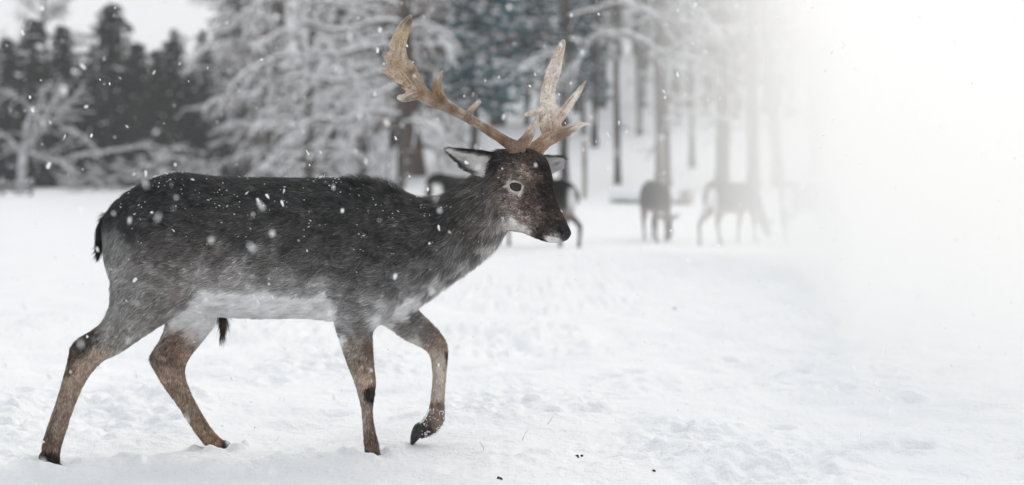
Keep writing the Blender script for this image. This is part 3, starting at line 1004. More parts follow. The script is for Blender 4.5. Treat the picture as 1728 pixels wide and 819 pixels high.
disp = np.zeros(len(DPX))
for mm, reach, pts, y0, y1 in [
    (-11, 13, [(566, 372), (556, 430), (553, 490), (560, 528)], 0, 9), (7, 22, [(604, 380), (590, 450), (592, 510)], 0, 9), (-8, 12, [(628, 392), (664, 430), (690, 478)], 0, 9), (6, 16, [(650, 372), (690, 415), (705, 455)], 0, 9),
    (-10, 12, [(318, 352), (350, 400), (352, 450), (338, 492)], 0, 9), (9, 26, [(250, 400), (275, 450), (262, 505)], 0, 9), (-6, 9, [(206, 415), (214, 470), (214, 515), (196, 548)], 0, 9),
    (-5, 5, [(196, 560), (166, 576), (148, 592)], 0, 6.0), (4, 5, [(172, 556), (140, 574), (124, 590)], 0, 6.0), (-4, 4, [(124, 640), (108, 690), (94, 738)], 0, 6.0), (3, 4, [(114, 640), (99, 688), (84, 738)], 0, 6.0),
    (-4, 4.5, [(300, 585), (286, 602), (290, 630)], 6.1, 9), (-4, 4, [(296, 650), (320, 690), (342, 728)], 6.1, 9),
    (-4, 5, [(604, 575), (612, 612), (616, 640)], 0, 6.15), (4, 7, [(622, 642), (624, 660)], 0, 6.15), (-3, 3.5, [(616, 676), (621, 705), (626, 738)], 0, 6.15),
    (-3, 4, [(734, 575), (742, 600), (740, 640), (738, 680)], 6.15, 9),
    (-4, 5, [(846, 362), (866, 372), (890, 382)], 0, 6.1), (-4, 5, [(878, 336), (900, 350), (920, 374)], 0, 6.1), (-5, 4, [(944, 381), (950, 393)], 0, 6.1), (-4, 2.5, [(902, 401), (918, 403), (938, 402)], 0, 6.1),
    (-6, 9, [(832, 300), (838, 340), (848, 372)], 0, 6.15), (-5, 7, [(862, 326), (876, 330), (888, 328)], 0, 6.1), (5, 6, [(856, 298), (872, 296), (888, 300)], 0, 6.1), (5, 6, [(862, 345), (885, 358), (905, 372)], 0, 6.1)]:
    k_ = (DV[:, 1] > y0) & (DV[:, 1] < y1)
    disp += np.where(k_, mm / 1000.0 * np.exp(-(seg_dist(DPX, DPY, pts) / reach) ** 2), 0)
disp += 0.0045 * vnoise(DPX / 34, DPY / 26, 77) * (DPY < 540) * (DPX < 830)
DV = (DV + DN * (disp * sm(np.abs(DN[:, 1]), 0.15, 0.5))[:, None]).astype(np.float32)
deer_me.vertices.foreach_set('co', DV.ravel())
deer_me.update()
DN = normals(deer_me)

# coat colours at places on the animal: (photo x, photo y, r, g, b, reach)
SPL = """200 345 60 60 61 40;255 322 58 58 59 40;320 308 60 60 61 40;400 315 62 62 62 40;480 320 62 62 62 40;560 320 60 60 60 40;620 325 62 62 62 35;660 345 66 65 64 35;700 358 70 69 68 30
240 372 64 63 63 40;330 380 66 65 64 45;420 385 68 67 66 45;500 392 68 66 65 45;580 392 66 65 64 45;640 405 68 66 65 45;300 425 84 80 78 35;370 430 88 85 83 30;450 432 84 82 80 30;520 440 80 78 77 30;600 450 78 76 75 35
330 462 122 118 116 25;400 458 126 123 121 25;480 476 122 120 118 25;540 492 128 126 125 20;590 480 92 90 89 30;640 470 86 85 84 30;265 470 108 104 102 25;300 495 114 107 104 18;330 488 120 116 113 15
190 415 104 103 102 25;205 455 116 114 113 25;200 505 122 120 118 25;225 500 112 110 108 25;240 540 120 117 114 20;200 560 118 115 112 18;270 520 108 103 100 18;180 450 150 150 150 8
345 510 205 205 208 14;400 522 212 212 215 16;450 522 212 212 215 16;500 524 208 208 211 16;545 528 205 205 208 14;375 505 200 200 203 10;430 500 175 174 175 10;490 506 180 180 181 10
575 530 120 118 118 15;620 505 112 110 109 22;650 520 150 148 147 15;640 543 205 204 204 9;680 525 200 198 198 10;700 505 188 186 185 12;740 478 168 166 165 13;785 450 155 152 150 14;830 418 160 157 155 12;690 480 112 110 109 18;720 450 92 91 90 22
740 380 70 68 67 35;780 345 74 72 70 28;700 415 72 71 70 32;760 425 86 85 84 26;800 330 82 77 74 22;800 385 86 80 77 24;830 380 108 103 100 16;770 315 78 77 76 14;740 340 76 75 74 18
150 570 74 66 62 12;135 580 72 62 57 12;122 600 76 65 59 10;118 625 92 79 71 8;165 598 146 128 117 10;180 590 130 122 116 10;140 618 146 126 114 10;125 645 138 119 107 12;112 675 128 110 100 14;100 710 120 104 94 14;88 745 98 83 74 12;84 770 62 54 49 9;95 730 126 112 103 6
300 575 108 88 79 14;280 600 100 84 76 12;262 605 96 84 76 9;310 600 128 106 94 9;290 635 128 108 96 12;315 680 124 106 93 14;340 715 122 102 86 12;358 740 122 98 80 10;382 755 70 58 50 7;305 545 190 186 184 10;345 545 212 211 212 12;330 560 180 172 168 8
590 545 120 118 117 12;612 560 110 104 101 12;600 585 128 120 116 10;622 585 100 84 76 8;600 615 118 106 99 12;620 620 118 98 88 9;612 640 150 130 118 10;624 660 62 55 52 7;625 672 62 55 52 6;606 668 150 136 127 6;618 690 130 116 108 7;622 715 118 102 93 9;628 745 96 80 71 9;578 575 190 188 187 5;600 655 165 155 150 4
700 535 100 96 94 10;680 555 120 116 114 9;665 558 200 199 199 9;700 575 190 187 185 6;725 555 114 102 96 9;742 580 126 108 98 8;735 595 150 138 130 7;742 620 170 160 154 10;740 655 166 153 146 12;751 620 128 108 96 4;738 685 116 98 88 8;738 705 118 103 95 9;718 722 74 68 66 8
895 272 82 68 60 12;915 285 60 52 48 10;922 315 58 50 47 11;885 285 118 100 88 8;905 300 86 71 62 8;890 300 112 95 84 6;935 345 64 55 51 9;948 378 66 58 55 7;925 370 76 63 57 10;855 290 96 84 77 10;840 275 66 61 58 12;845 315 92 82 76 11;860 345 116 101 93 11;890 345 92 74 65 9;905 365 92 75 66 9;890 370 106 89 80 8;900 330 70 60 55 7;845 345 108 97 91 11
866 383 186 178 173 7;880 389 186 177 172 5;893 394 176 166 160 4;903 394 92 80 74 5;875 368 122 107 98 8;938 407 212 208 206 4;927 404 196 190 187 4;912 398 62 54 51 5;920 388 74 64 60 7;952 400 70 68 72 5;960 394 52 51 55 5;948 390 80 72 68 3;915 408 40 36 35 3;850 382 150 143 138 9;870 260 74 64 58 9"""
SP = np.array([[float(c) for c in s.split()] for l in SPL.split('\n') for s in l.split(';')])
SPC = np.array([lin(*s[2:5]) for s in SP]) / 0.72
SPC = SPC * 0.8 + SPC.mean(1, keepdims=True) * 0.2
LUM = SPC.mean(1, keepdims=True)
SPC = SPC * np.where(LUM < 0.14, 0.62 + 0.58 * np.clip((LUM - 0.06) / 0.08, 0, 1), 1.2)
HD = ((SP[:, 0] > 838) & (SP[:, 1] < 430) & (SPC.mean(1) < 0.3))[:, None]
SPC = np.where(HD, (SPC * 0.85 + SPC.mean(1, keepdims=True) * 0.15) * 0.8, SPC)


def coat_color(px, py):
    col = np.zeros((len(px), 3))
    wsum = np.zeros(len(px))
    for s, c in zip(SP, SPC):
        d2 = ((px - s[0]) ** 2 + (py - s[1]) ** 2) / (s[5] ** 2)
        w_ = s[5] ** 0.3 / (d2 + 0.15) ** 2.2
        col += w_[:, None] * c
        wsum += w_
    return col / wsum[:, None]


DPXw = DPX + 14 * vnoise(DPX / 16, DPY / 16, 21) + 7 * vnoise(DPX / 6, DPY / 6, 22)
DPYw = DPY + 14 * vnoise(DPX / 18, DPY / 15, 23) + 7 * vnoise(DPX / 6, DPY / 6, 24)
headw = np.maximum(sm(DPX, 820, 850), sm(DPY, 545, 575) * 0.85)
qx = DPXw * (1 - headw * 0.75) + DPX * headw * 0.75
qy = DPYw * (1 - headw * 0.75) + DPY * headw * 0.75
DC = coat_color(qx, qy)
legs = sm(DPY, 555, 590)
DC = DC * (1 + legs[:, None] * (np.array((1.0, 0.975, 0.90)) - 1))
bx_ = np.interp(DPX, [280, 292, 305, 325, 345, 400, 450, 500, 535, 548, 556, 575], [560, 543, 532, 513, 499, 499, 503, 507, 503, 499, 512, 545])
bw = sm(DPY + 10 * vnoise(DPX / 5, DPY / 5, 27) + 8 * vnoise(DPX / 14, DPY / 14, 28), bx_ - 11, bx_ - 1) * sm(DPX, 284, 300) * (1 - sm(DPX, 556, 572)) * (1 - sm(DPY, 541, 556))
bw = bw * np.where((DPX < 380) & (DPY > 500) & (DV[:, 1] < 5.96), sm(DPX - (345 - (DPY - 495) * 1.2), -4, 6), 1.0)
DC = DC * (1 - bw[:, None]) + 0.90 * bw[:, None]
bel = sm(-DN[:, 2], 0.35, 0.8) * sm(DPX, 330, 360) * (1 - sm(DPX, 560, 600)) * (DPY < 560)
DC = DC * (1 - bel[:, None]) + 0.84 * bel[:, None]
hn = np.clip(1 + 0.35 * vnoise(DPX / 20, DPY / 13, 31) + 0.3 * vnoise(DPX / 7, DPY / 4, 32), 0.6, 1.5)
DC = DC * hn[:, None]
# pale ring of hair round the eye, dark tear line, nostril, lips
EYE = (871.0, 314.5)
er = np.hypot((DPX - EYE[0] - 0.35 * (DPY - EYE[1] - 2)) / 14.5, (DPY - EYE[1] - 2.5) / 13.5)
near_face = DN[:, 1] < 0.2
k = (1 - sm(er, 0.7, 1.2)) * near_face * (0.75 + 0.25 * sm(DPY, 300, 318))
DC = DC * (1 - k[:, None]) + np.array(lin(226, 219, 213)) * k[:, None]


def dark_blob(x, y, rx, ry, rot, col, amt=1.0):
    global DC
    c_, s_ = math.cos(R(rot)), math.sin(R(rot))
    ux, uy = (DPX - x) * c_ + (DPY - y) * s_, -(DPX - x) * s_ + (DPY - y) * c_
    k_ = (1 - sm(np.hypot(ux / rx, uy / ry), 0.6, 1.15)) * amt * near_face
    DC = DC * (1 - k_[:, None]) + np.array(lin(*col)) * k_[:, None]


dark_blob(886, 325, 7, 3.5, 55, (50, 44, 42), 0.8)
dark_blob(946, 389, 9, 4, 62, (30, 28, 29))
dark_blob(958, 397, 7, 7, 0, (58, 57, 62), 0.9)
dark_blob(916, 407, 11, 2.6, 14, (34, 31, 30))
dark_blob(930, 398, 14, 2.0, 8, (70, 62, 60), 0.7)
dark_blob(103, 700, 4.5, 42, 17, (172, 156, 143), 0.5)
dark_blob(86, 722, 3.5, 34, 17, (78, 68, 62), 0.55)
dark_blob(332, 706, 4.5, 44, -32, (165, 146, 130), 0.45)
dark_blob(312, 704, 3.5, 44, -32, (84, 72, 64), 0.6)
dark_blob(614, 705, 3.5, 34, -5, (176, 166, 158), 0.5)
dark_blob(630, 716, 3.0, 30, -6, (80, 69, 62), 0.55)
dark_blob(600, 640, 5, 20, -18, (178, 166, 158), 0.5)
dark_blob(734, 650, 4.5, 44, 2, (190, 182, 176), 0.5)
dark_blob(86, 776, 20, 12, 0, (44, 39, 36), 0.9)
dark_blob(624, 664, 8, 15, 5, (52, 48, 46), 0.9)
dark_blob(754, 604, 3, 14, -3, (55, 47, 43), 0.8)
set_color(deer_me, DC)
deer_me.materials.append(M_COAT)

buck = empty('fallow_deer', (float(P(330, 700, 6.05)[0]), 6.05, 0.0), 0, 'large dark grey buck with broad antlers striding through the snow', 'deer')
BUCK_O = np.array(buck.location)


def put(name, me):
    """child of the buck; its mesh is given in world coordinates"""
    v = coords(me) - BUCK_O.astype(np.float32)
    me.vertices.foreach_set('co', v.ravel().astype(np.float32))
    me.update()
    return link(name, me, buck)


# hair: thin blades along the lie of the coat
def fur(V, N, C, tris, n, seed, length, lift, direction, width=0.0013, vary=0.62, clump=0.6, dens=None, tuftiness=0.5, boost=None):
    rg = np.random.default_rng(seed)
    a, b, c = V[tris[:, 0]], V[tris[:, 1]], V[tris[:, 2]]
    ar = np.linalg.norm(np.cross(b - a, c - a), axis=1)
    if dens is not None:
        ar = ar * dens((a + b + c) / 3)
    t = rg.choice(len(tris), n, p=ar / ar.sum())
    r1, r2 = np.sqrt(rg.random(n)), rg.random(n)
    w0, w1, w2 = (1 - r1)[:, None], (r1 * (1 - r2))[:, None], (r1 * r2)[:, None]
    T = tris[t]
    p = V[T[:, 0]] * w0 + V[T[:, 1]] * w1 + V[T[:, 2]] * w2
    nn = N[T[:, 0]] * w0 + N[T[:, 1]] * w1 + N[T[:, 2]] * w2
    nn /= np.linalg.norm(nn, axis=1, keepdims=True) + 1e-9
    cc = C[T[:, 0]] * w0 + C[T[:, 1]] * w1 + C[T[:, 2]] * w2
    d, L, lf = direction(p, nn), length(p, nn), lift(p, nn)
    d = d + rg.normal(0, 0.22, d.shape)
    cl = np.stack([vnoise(p[:, 0] * 55 + p[:, 1] * 20, p[:, 2] * 55, s_) for s_ in (41, 42, 43)], -1)
    d = d + cl * clump
    d -= nn * (d * nn).sum(1, keepdims=True)
    d /= np.linalg.norm(d, axis=1, keepdims=True) + 1e-9
    L = L * rg.uniform(0.6, 1.25, n)
    s = np.cross(d, nn)
    W_ = width * rg.uniform(0.7, 1.4, n) * (1.0 if boost is None else boost(p))
    lf = lf * rg.uniform(0.5, 1.4, n)
    p0 = p - nn * 0.001
    mid = p + d * (L * 0.5)[:, None] + nn * (L * lf * 0.62)[:, None]
    tip = p + d * (L * 0.97)[:, None] + nn * (L * lf * 0.95)[:, None]
    # hairs draw together into wet tufts
    nc = max(12, n // 26)
    ci = rg.choice(n, nc, replace=False)
    kd = KDTree(nc)
    for i_, c_ in enumerate(p[ci]):
        kd.insert(c_, i_)
    kd.balance()
    own = np.fromiter((kd.find(q_)[1] for q_ in p), dtype=np.int64, count=n)
    ctr = tip[ci][own] + d * (0.25 * L)[:, None]
    pull = tuftiness * rg.uniform(0.5, 1.1, n)[:, None]
    tip = tip + (ctr - tip) * pull
    mid = mid + (ctr - mid) * pull * 0.3
    cb = np.exp(rg.normal(0, 0.24, nc))[own]
    v = np.empty((n, 5, 3))
    v[:, 0] = p0 - s * W_[:, None] * 0.5
    v[:, 1] = p0 + s * W_[:, None] * 0.5
    v[:, 2] = mid + s * W_[:, None] * 0.42
    v[:, 3] = mid - s * W_[:, None] * 0.42
    v[:, 4] = tip
    base = np.arange(n)[:, None] * 5
    q = np.concatenate([base, base + 1, base + 2, base + 3], 1)
    tr = np.concatenate([base + 3, base + 2, base + 4], 1)
    mb = MB()
    mb.add(v.reshape(-1, 3), q)
    mb.f.append(tr.astype(np.int32))
    mb.m.append(np.zeros(n, np.int32))
    me = mb.mesh('fur', M_FUR)
    lum = cc.mean(1)
    sc_ = np.clip(1 - 0.95 * lum / 0.8, 0.08, 1)
    if boost is not None:
        sc_ = sc_ * boost(p)
    g = np.exp(rg.normal(0, vary, n) * sc_)
    g = np.clip(g, 0.45, 2.4) * (1 + (cb - 1) * sc_)
    ccc = np.repeat((cc * g[:, None])[:, None, :], 5, 1)
    ccc[:, 4] *= (1 + 0.3 * sc_)[:, None]
    ccc[:, :2] *= (1 - 0.25 * sc_)[:, None, None]
    set_color(me, np.clip(ccc.reshape(-1, 3), 0.004, 0.91))
    vn = np.repeat((nn + 0.25 * d)[:, None, :], 5, 1).reshape(-1, 3)
    vn /= np.linalg.norm(vn, axis=1, keepdims=True)
    me.normals_split_custom_set_from_vertices(vn.astype(np.float32))
    return me


def coat_dir(p, n):
    px, py = to_px(p)
    d = np.empty((len(p), 3))
    d[:] = (-1.0, 0, -0.28)
    lower = sm(p[:, 2], 0.48, 0.30)
    lower = 1 - sm(p[:, 2], 0.26, 0.46)
    d = d * (1 - lower[:, None]) + np.array((-0.12, 0, -1.0)) * lower[:, None]
    rump = (1 - sm(px, 190, 290)) * (1 - lower)
    d = d * (1 - 0.75 * rump[:, None]) + np.array((-0.35, 0, -0.9)) * 0.75 * rump[:, None]
    nk = sm(px, 690, 760) * (1 - sm(px, 835, 860)) * (py < 470)
    d = d * (1 - nk[:, None]) + np.array((-0.65, 0, -0.75)) * nk[:, None]
    hd = sm(px, 840, 865) * (py < 430)
    d = d * (1 - hd[:, None]) + np.array((-0.8, 0, 0.35)) * hd[:, None]
    return d


def coat_len(p, n):
    px, py = to_px(p)
    L = np.full(len(p), 0.021)
    L = L * (1 - sm(py, 540, 610)) + 0.013 * sm(py, 540, 610)
    nk = sm(px, 660, 720) * (1 - sm(px, 835, 858)) * (py < 500)
    L = L + 0.009 * nk
    hd = sm(px, 838, 862) * (py < 430)
    L = L * (1 - hd) + 0.0085 * hd
    L = np.where((px > 925) & (py < 430) & (px < 980), 0.005, L)
    ridge = sm(px, 575, 600) * (1 - sm(px, 672, 700)) * sm(n[:, 2], 0.5, 0.85) * (py < 345)
    L = L + 0.014 * ridge
    er_ = np.hypot((px - EYE[0]) / 12.0, (py - EYE[1]) / 10.0)
    L = np.where((er_ < 1.0) & (py < 430), 0.002, L)
    return L


def coat_lift(p, n):
    px, py = to_px(p)
    lf = np.full(len(p), 0.20)
    nk = sm(px, 680, 740) * (1 - sm(px, 835, 858)) * (py < 520)
    lf = lf + 0.22 * nk
    ridge = sm(px, 575, 600) * (1 - sm(px, 672, 700)) * sm(n[:, 2], 0.5, 0.85) * (py < 345)
    return lf + 0.5 * ridge


deer_me.calc_loop_triangles()
DT = np.empty(len(deer_me.loop_triangles) * 3, np.int32)
deer_me.loop_triangles.foreach_get('vertices', DT)
DT = DT.reshape(-1, 3)


def coat_dens(p):
    px, py = to_px(p)
    return 1 + 2.2 * sm(px, 835, 860) * (py < 430) + 1.6 * sm(py, 540, 580)


fur_me = fur(DV, DN, DC, DT, 225000, 5, coat_len, coat_lift, coat_dir, dens=coat_dens, boost=lambda p: 1 + 0.45 * sm(to_px(p)[0], 838, 858) * (to_px(p)[1] < 430))
put('body', deer_me)
body_fur = put('fur', fur_me)
tag(body_fur, kind='stuff')


# eyes
def ball(mb, c, r, nu=14, nv=10):
    th, ph = np.meshgrid(np.linspace(0, math.pi, nv), np.arange(nu) / nu * 2 * math.pi, indexing='ij')
    v = np.stack([np.sin(th) * np.cos(ph), np.sin(th) * np.sin(ph), np.cos(th)], -1).reshape(-1, 3) * np.asarray(r) + np.asarray(c)
    i = np.arange(nv - 1)[:, None] * nu
    j = np.arange(nu)[None, :]
    mb.add(v, np.stack([i + j, i + nu + j, i + nu + (j + 1) % nu, i + (j + 1) % nu], -1).reshape(-1, 4))


def surf_depth(px, py, side=-1, r=3.0):
    k_ = np.hypot(DPX - px, DPY - py) < r
    y = DV[k_, 1]
    return float(y.min() if side < 0 else y.max())


ye = surf_depth(EYE[0], EYE[1])
e = MB()
ball(e, P(EYE[0], EYE[1], ye + 0.003), (0.0215, 0.0145, 0.0162))
put('eye', e.mesh('eye', M_EYE))
lid = MB()
for sgn in (1, -1):
    t_ = np.linspace(-1, 1, 13)
    pts = np.array([P(EYE[0] + 11 * a_, EYE[1] - sgn * 7.6 * (1 - a_ * a_) + 2.2 * a_, ye - 0.004 + 0.006 * a_ * a_) for a_ in t_])
    tube(lid, pts, 0.0028 * (1 - 0.6 * t_ ** 2), 6)
put('eyelid', lid.mesh('eyelid', mat('black_eyelid', (0.03, 0.026, 0.025), 0.5, 0.3, noisy((0.02, 0.018, 0.017), (0.05, 0.043, 0.04), 50, 0))))
yf = surf_depth(912, 305, 1)
e = MB()
ball(e, P(912, 303, yf - 0.008), (0.013, 0.0125, 0.0125))
put('eye', e.mesh('eye', M_EYE))


# ears: cupped shells
def ear(stations, cup, col_fn, seed, nfur=9000):
    """stations: (top x, top y, bottom x, bottom y, depth)"""
    S = crom(np.array(stations, float), 4)
    m = 13
    ts = np.linspace(-1, 1, m)
    front, back, CF, CB = [], [], [], []
    for q, s in enumerate(S):
        a, b = P(s[0], s[1], s[4]), P(s[2], s[3], s[4])
        half = np.linalg.norm(a - b) / 2
        for t in ts:
            pt = (a + b) / 2 + (a - b) / 2 * t + DY * cup * half * (1 - t * t)
            front.append(pt)
            back.append(pt + DY * (0.004 + 0.005 * (1 - t * t)))
            CF.append(col_fn(q / (len(S) - 1), t, True))
            CB.append(col_fn(q / (len(S) - 1), t, False))
    k_ = len(S)
    mb = MB()
    V = np.array(front + back)
    off = len(front)
    i = np.arange(k_ - 1)[:, None] * m
    j = np.arange(m - 1)[None, :]
    q1 = np.stack([i + j, i + j + 1, i + m + j + 1, i + m + j], -1).reshape(-1, 4)
    rim = []
    for r_ in range(k_ - 1):
        for e0 in (0, m - 1):
            rim.append((r_ * m + e0, (r_ + 1) * m + e0, off + (r_ + 1) * m + e0, off + r_ * m + e0))
    for c_ in range(m - 1):
        for e0 in (0, (k_ - 1) * m):
            rim.append((e0 + c_, e0 + c_ + 1, off + e0 + c_ + 1, off + e0 + c_))
    mb.add(V, np.vstack([q1, q1[:, ::-1] + off, np.array(rim)]))
    me = mb.mesh('ear', M_COAT)
    C_ = np.array(CF + CB)
    set_color(me, C_)
    V_, N_ = coords(me), normals(me)
    me.calc_loop_triangles()
    T_ = np.empty(len(me.loop_triangles) * 3, np.int32)
    me.loop_triangles.foreach_get('vertices', T_)
    tipdir = P(S[-1][0], S[-1][1], S[-1][4]) - P(S[0][0], S[0][1], S[0][4])
    tipdir /= np.linalg.norm(tipdir)
    f_ = fur(V_, N_, C_, T_.reshape(-1, 3), nfur, seed, lambda p, n: np.full(len(p), 0.015), lambda p, n: np.full(len(p), 0.45), lambda p, n: np.tile(tipdir, (len(p), 1)), 0.001, 0.3, 0.3)
    eo = put('ear', me)
    fo = put('fur', f_)
    fo.parent = eo
    tag(fo, kind='stuff')


def near_ear_col(s, t, inner):
    dark, white = np.array(lin(62, 58, 56)), np.array(lin(236, 233, 231))
    if not inner:
        return dark * 1.5
    w_ = 1 - sm(np.array([abs(t)]), 0.62, 0.9)[0] * sm(np.array([s]), 0.2, 0.4)[0] * (1 - sm(np.array([s]), 0.8, 0.95)[0])
    if t < 0:
        w_ *= 1 - 0.85 * sm(np.array([s]), 0.3, 0.55)[0] * sm(np.array([-t]), 0.15, 0.6)[0]
    else:
        w_ = 1 - sm(np.array([t]), 0.45, 0.75)[0] * (1 - sm(np.array([s]), 0.55, 0.85)[0])
    pinkdark = math.exp(-((s - 0.55) / 0.14) ** 2 - ((t - 0.05) / 0.25) ** 2)
    c = dark * (1 - w_) + white * w_
    return c * (1 - 0.45 * pinkdark)


ear([(838, 258, 836, 300, 6.075), (820, 255, 822, 298, 6.04), (800, 252, 804, 294, 6.02), (782, 251, 786, 286, 6.0), (768, 250, 771, 273, 5.99), (758, 250, 760, 261, 5.985), (754, 252, 755, 255, 5.983)], 0.32, near_ear_col, 51)


def far_ear_col(s, t, inner):
    dark, white = np.array(lin(72, 68, 66)), np.array(lin(205, 203, 203))
    w_ = 1 - sm(np.array([t]), 0.7, 0.95)[0]
    w_ *= 1 - 0.5 * sm(np.array([s]), 0.8, 1.0)[0]
    c = dark * (1 - w_) + white * w_
    return c * (1 - 0.6 * math.exp(-((s - 0.5) / 0.16) ** 2 - ((t + 0.1) / 0.3) ** 2))


ear([(908, 262, 918, 292, 6.13), (920, 263, 928, 293, 6.135), (932, 263, 936, 290, 6.14), (943, 264, 945, 284, 6.145), (950, 266, 951, 278, 6.15), (955, 269, 955, 273, 6.152)], 0.4, far_ear_col, 52, 2500)


# antlers: flattened beams joined to one surface each
AXES = []


def beam(mb, rows, flat=0.9, n=14, sub=4):
    """rows: centre x, y, width in px, depth"""
    rows = crom(np.array(rows, float), sub)
    c = np.array([P(r[0], r[1], r[3]) for r in rows])
    t = np.gradient(c, axis=0)
    t[:, 1] *= 0.2
    t /= np.linalg.norm(t, axis=1, keepdims=True)
    u = np.cross(t, DY)
    u /= np.linalg.norm(u, axis=1, keepdims=True)
    hw = rows[:, 2] / 2 / F * rows[:, 3]
    thick = np.minimum(hw, np.maximum(hw * flat, 0.006))
    thick = np.where(hw < 0.017, hw * 0.92, np.maximum(0.0157 - (hw - 0.017) * 0.12, 0.011))
    AXES.append((c, t, u))
    rough = 1 + 0.03 * np.sin(np.arange(len(c)) * 1.7) + 0.02 * np.sin(np.arange(len(c)) * 3.1)
    loft(mb, c + u * (hw * rough)[:, None], c - u * (hw * rough)[:, None], DY, thick, n, 1)


def antler(beams, tips, base, seed, tone):
    mb = MB()
    AXES.clear()
    for b in beams:
        beam(mb, b)
    me = remeshed(mb, 0.0028, 2, 0.5)
    v, nr = coords(me), normals(me)
    px, py = to_px(v)
    cc_, tt_, uu_ = [np.vstack([a_[k_] for a_ in AXES]) for k_ in range(3)]
    arc = np.concatenate([np.arange(len(a_[0])) * 0.012 + 3.7 * q_ for q_, a_ in enumerate(AXES)])
    near_i = np.array([int(np.argmin(((cc_ - p_) ** 2).sum(1))) for p_ in v])
    rel = v - cc_[near_i]
    ph = np.arctan2((rel * DY).sum(1), (rel * uu_[near_i]).sum(1))
    along = arc[near_i] + (rel * tt_[near_i]).sum(1)
    gro = vnoise(ph * 2.6 + 20, along * 16, seed + 5) + 0.6 * vnoise(ph * 6 + 40, along * 34, seed + 6)
    pearl = np.exp(-(np.hypot(px - base[0], py - base[1]) / 16) ** 2) * vnoise(px / 2.4, py / 2.4, seed + 9)
    v = v + nr * (0.0017 * gro + 0.007 * pearl)[:, None]
    v = v + nr * (0.0006 * vnoise(px / 4, py / 4, seed) + 0.0016 * vnoise(px / 10, py / 10, seed + 1))[:, None]
    me.vertices.foreach_set('co', v.astype(np.float32).ravel())
    tan, pale, brown = np.array(lin(176, 155, 134)), np.array(lin(205, 196, 188)), np.array(lin(128, 101, 82))
    f_ = np.clip(0.5 + 1.1 * vnoise(px / 22, py / 22, seed + 2) + 0.6 * vnoise(px / 7, py / 7, seed + 3), 0, 1)
    c = tan[None] * (1 - f_[:, None]) + pale[None] * f_[:, None]
    c = c * np.clip(1 + 1.2 * gro, 0.4, 1.25)[:, None]
    db = np.exp(-(np.hypot(px - base[0], py - base[1]) / 42) ** 2)[:, None]
    c = c * (1 - 0.85 * db) + brown * 0.85 * db
    for (x, y, r_, col) in tips:
        k_ = np.exp(-(np.hypot(px - x, py - y) / r_) ** 2)[:, None]
        c = c * (1 - k_) + np.array(lin(*col)) * k_
    set_color(me, np.minimum(c * np.array(tone), 0.85))
    me.materials.append(M_ANTLER)
    me.update()
    return put('antler', me)


near_antler = antler([
    [(876, 262, 30, 6.06), (868, 250, 26, 6.05), (852, 238, 19, 6.03), (832, 225, 17, 6.0), (812, 212, 16, 5.98), (790, 199, 17, 5.955), (768, 187, 19, 5.935), (748, 177, 22, 5.92), (728, 169, 23, 5.905), (708, 155, 27, 5.895), (692, 136, 40, 5.885), (676, 116, 47, 5.88), (670, 98, 37, 5.88), (672, 76, 29, 5.885), (677, 58, 25, 5.89), (684, 43, 20, 5.9), (691, 31, 10, 5.91), (695, 25, 3, 5.915)],
    [(664, 108, 22, 5.88), (656, 98, 12, 5.88), (649, 94, 6, 5.88), (645, 94, 3, 5.88)],
    [(672, 130, 26, 5.88), (660, 126, 14, 5.88), (650, 122, 7, 5.88), (640, 121, 3, 5.88)],
    [(706, 158, 20, 5.89), (692, 162, 17, 5.885), (681, 166, 13, 5.88), (674, 165, 9, 5.88), (670, 166, 5, 5.88)],
    [(758, 184, 18, 5.925), (747, 170, 17, 5.91), (739, 154, 18, 5.9), (738, 139, 15, 5.89), (742, 127, 9, 5.885), (747, 119, 3, 5.88)],
    [(784, 200, 13, 5.95), (791, 189, 12, 5.945), (799, 181, 10, 5.94), (807, 174, 8, 5.935), (811, 171, 5, 5.935)],
    [(874, 252, 24, 6.05), (885, 239, 20, 6.03), (894, 226, 17, 6.01), (901, 212, 12, 6.0), (906, 200, 8, 5.99), (908, 191, 3, 5.985)],
], [(691, 38, 13, (92, 78, 68)), (812, 171, 14, (222, 218, 218)), (672, 167, 10, (220, 214, 208)), (640, 121, 8, (220, 212, 200)), (738, 150, 18, (150, 125, 96)), (903, 210, 14, (214, 206, 202)), (668, 110, 20, (178, 158, 132)), (680, 62, 18, (192, 172, 142)), (850, 238, 16, (116, 92, 74)), (822, 220, 16, (126, 102, 84)), (792, 201, 16, (132, 108, 90)), (764, 186, 16, (124, 100, 80)), (736, 174, 16, (132, 108, 88)), (712, 158, 14, (146, 122, 100)), (694, 122, 9, (132, 108, 88)), (746, 168, 9, (110, 86, 66))], (878, 256), 61, (0.98, 0.965, 0.94))
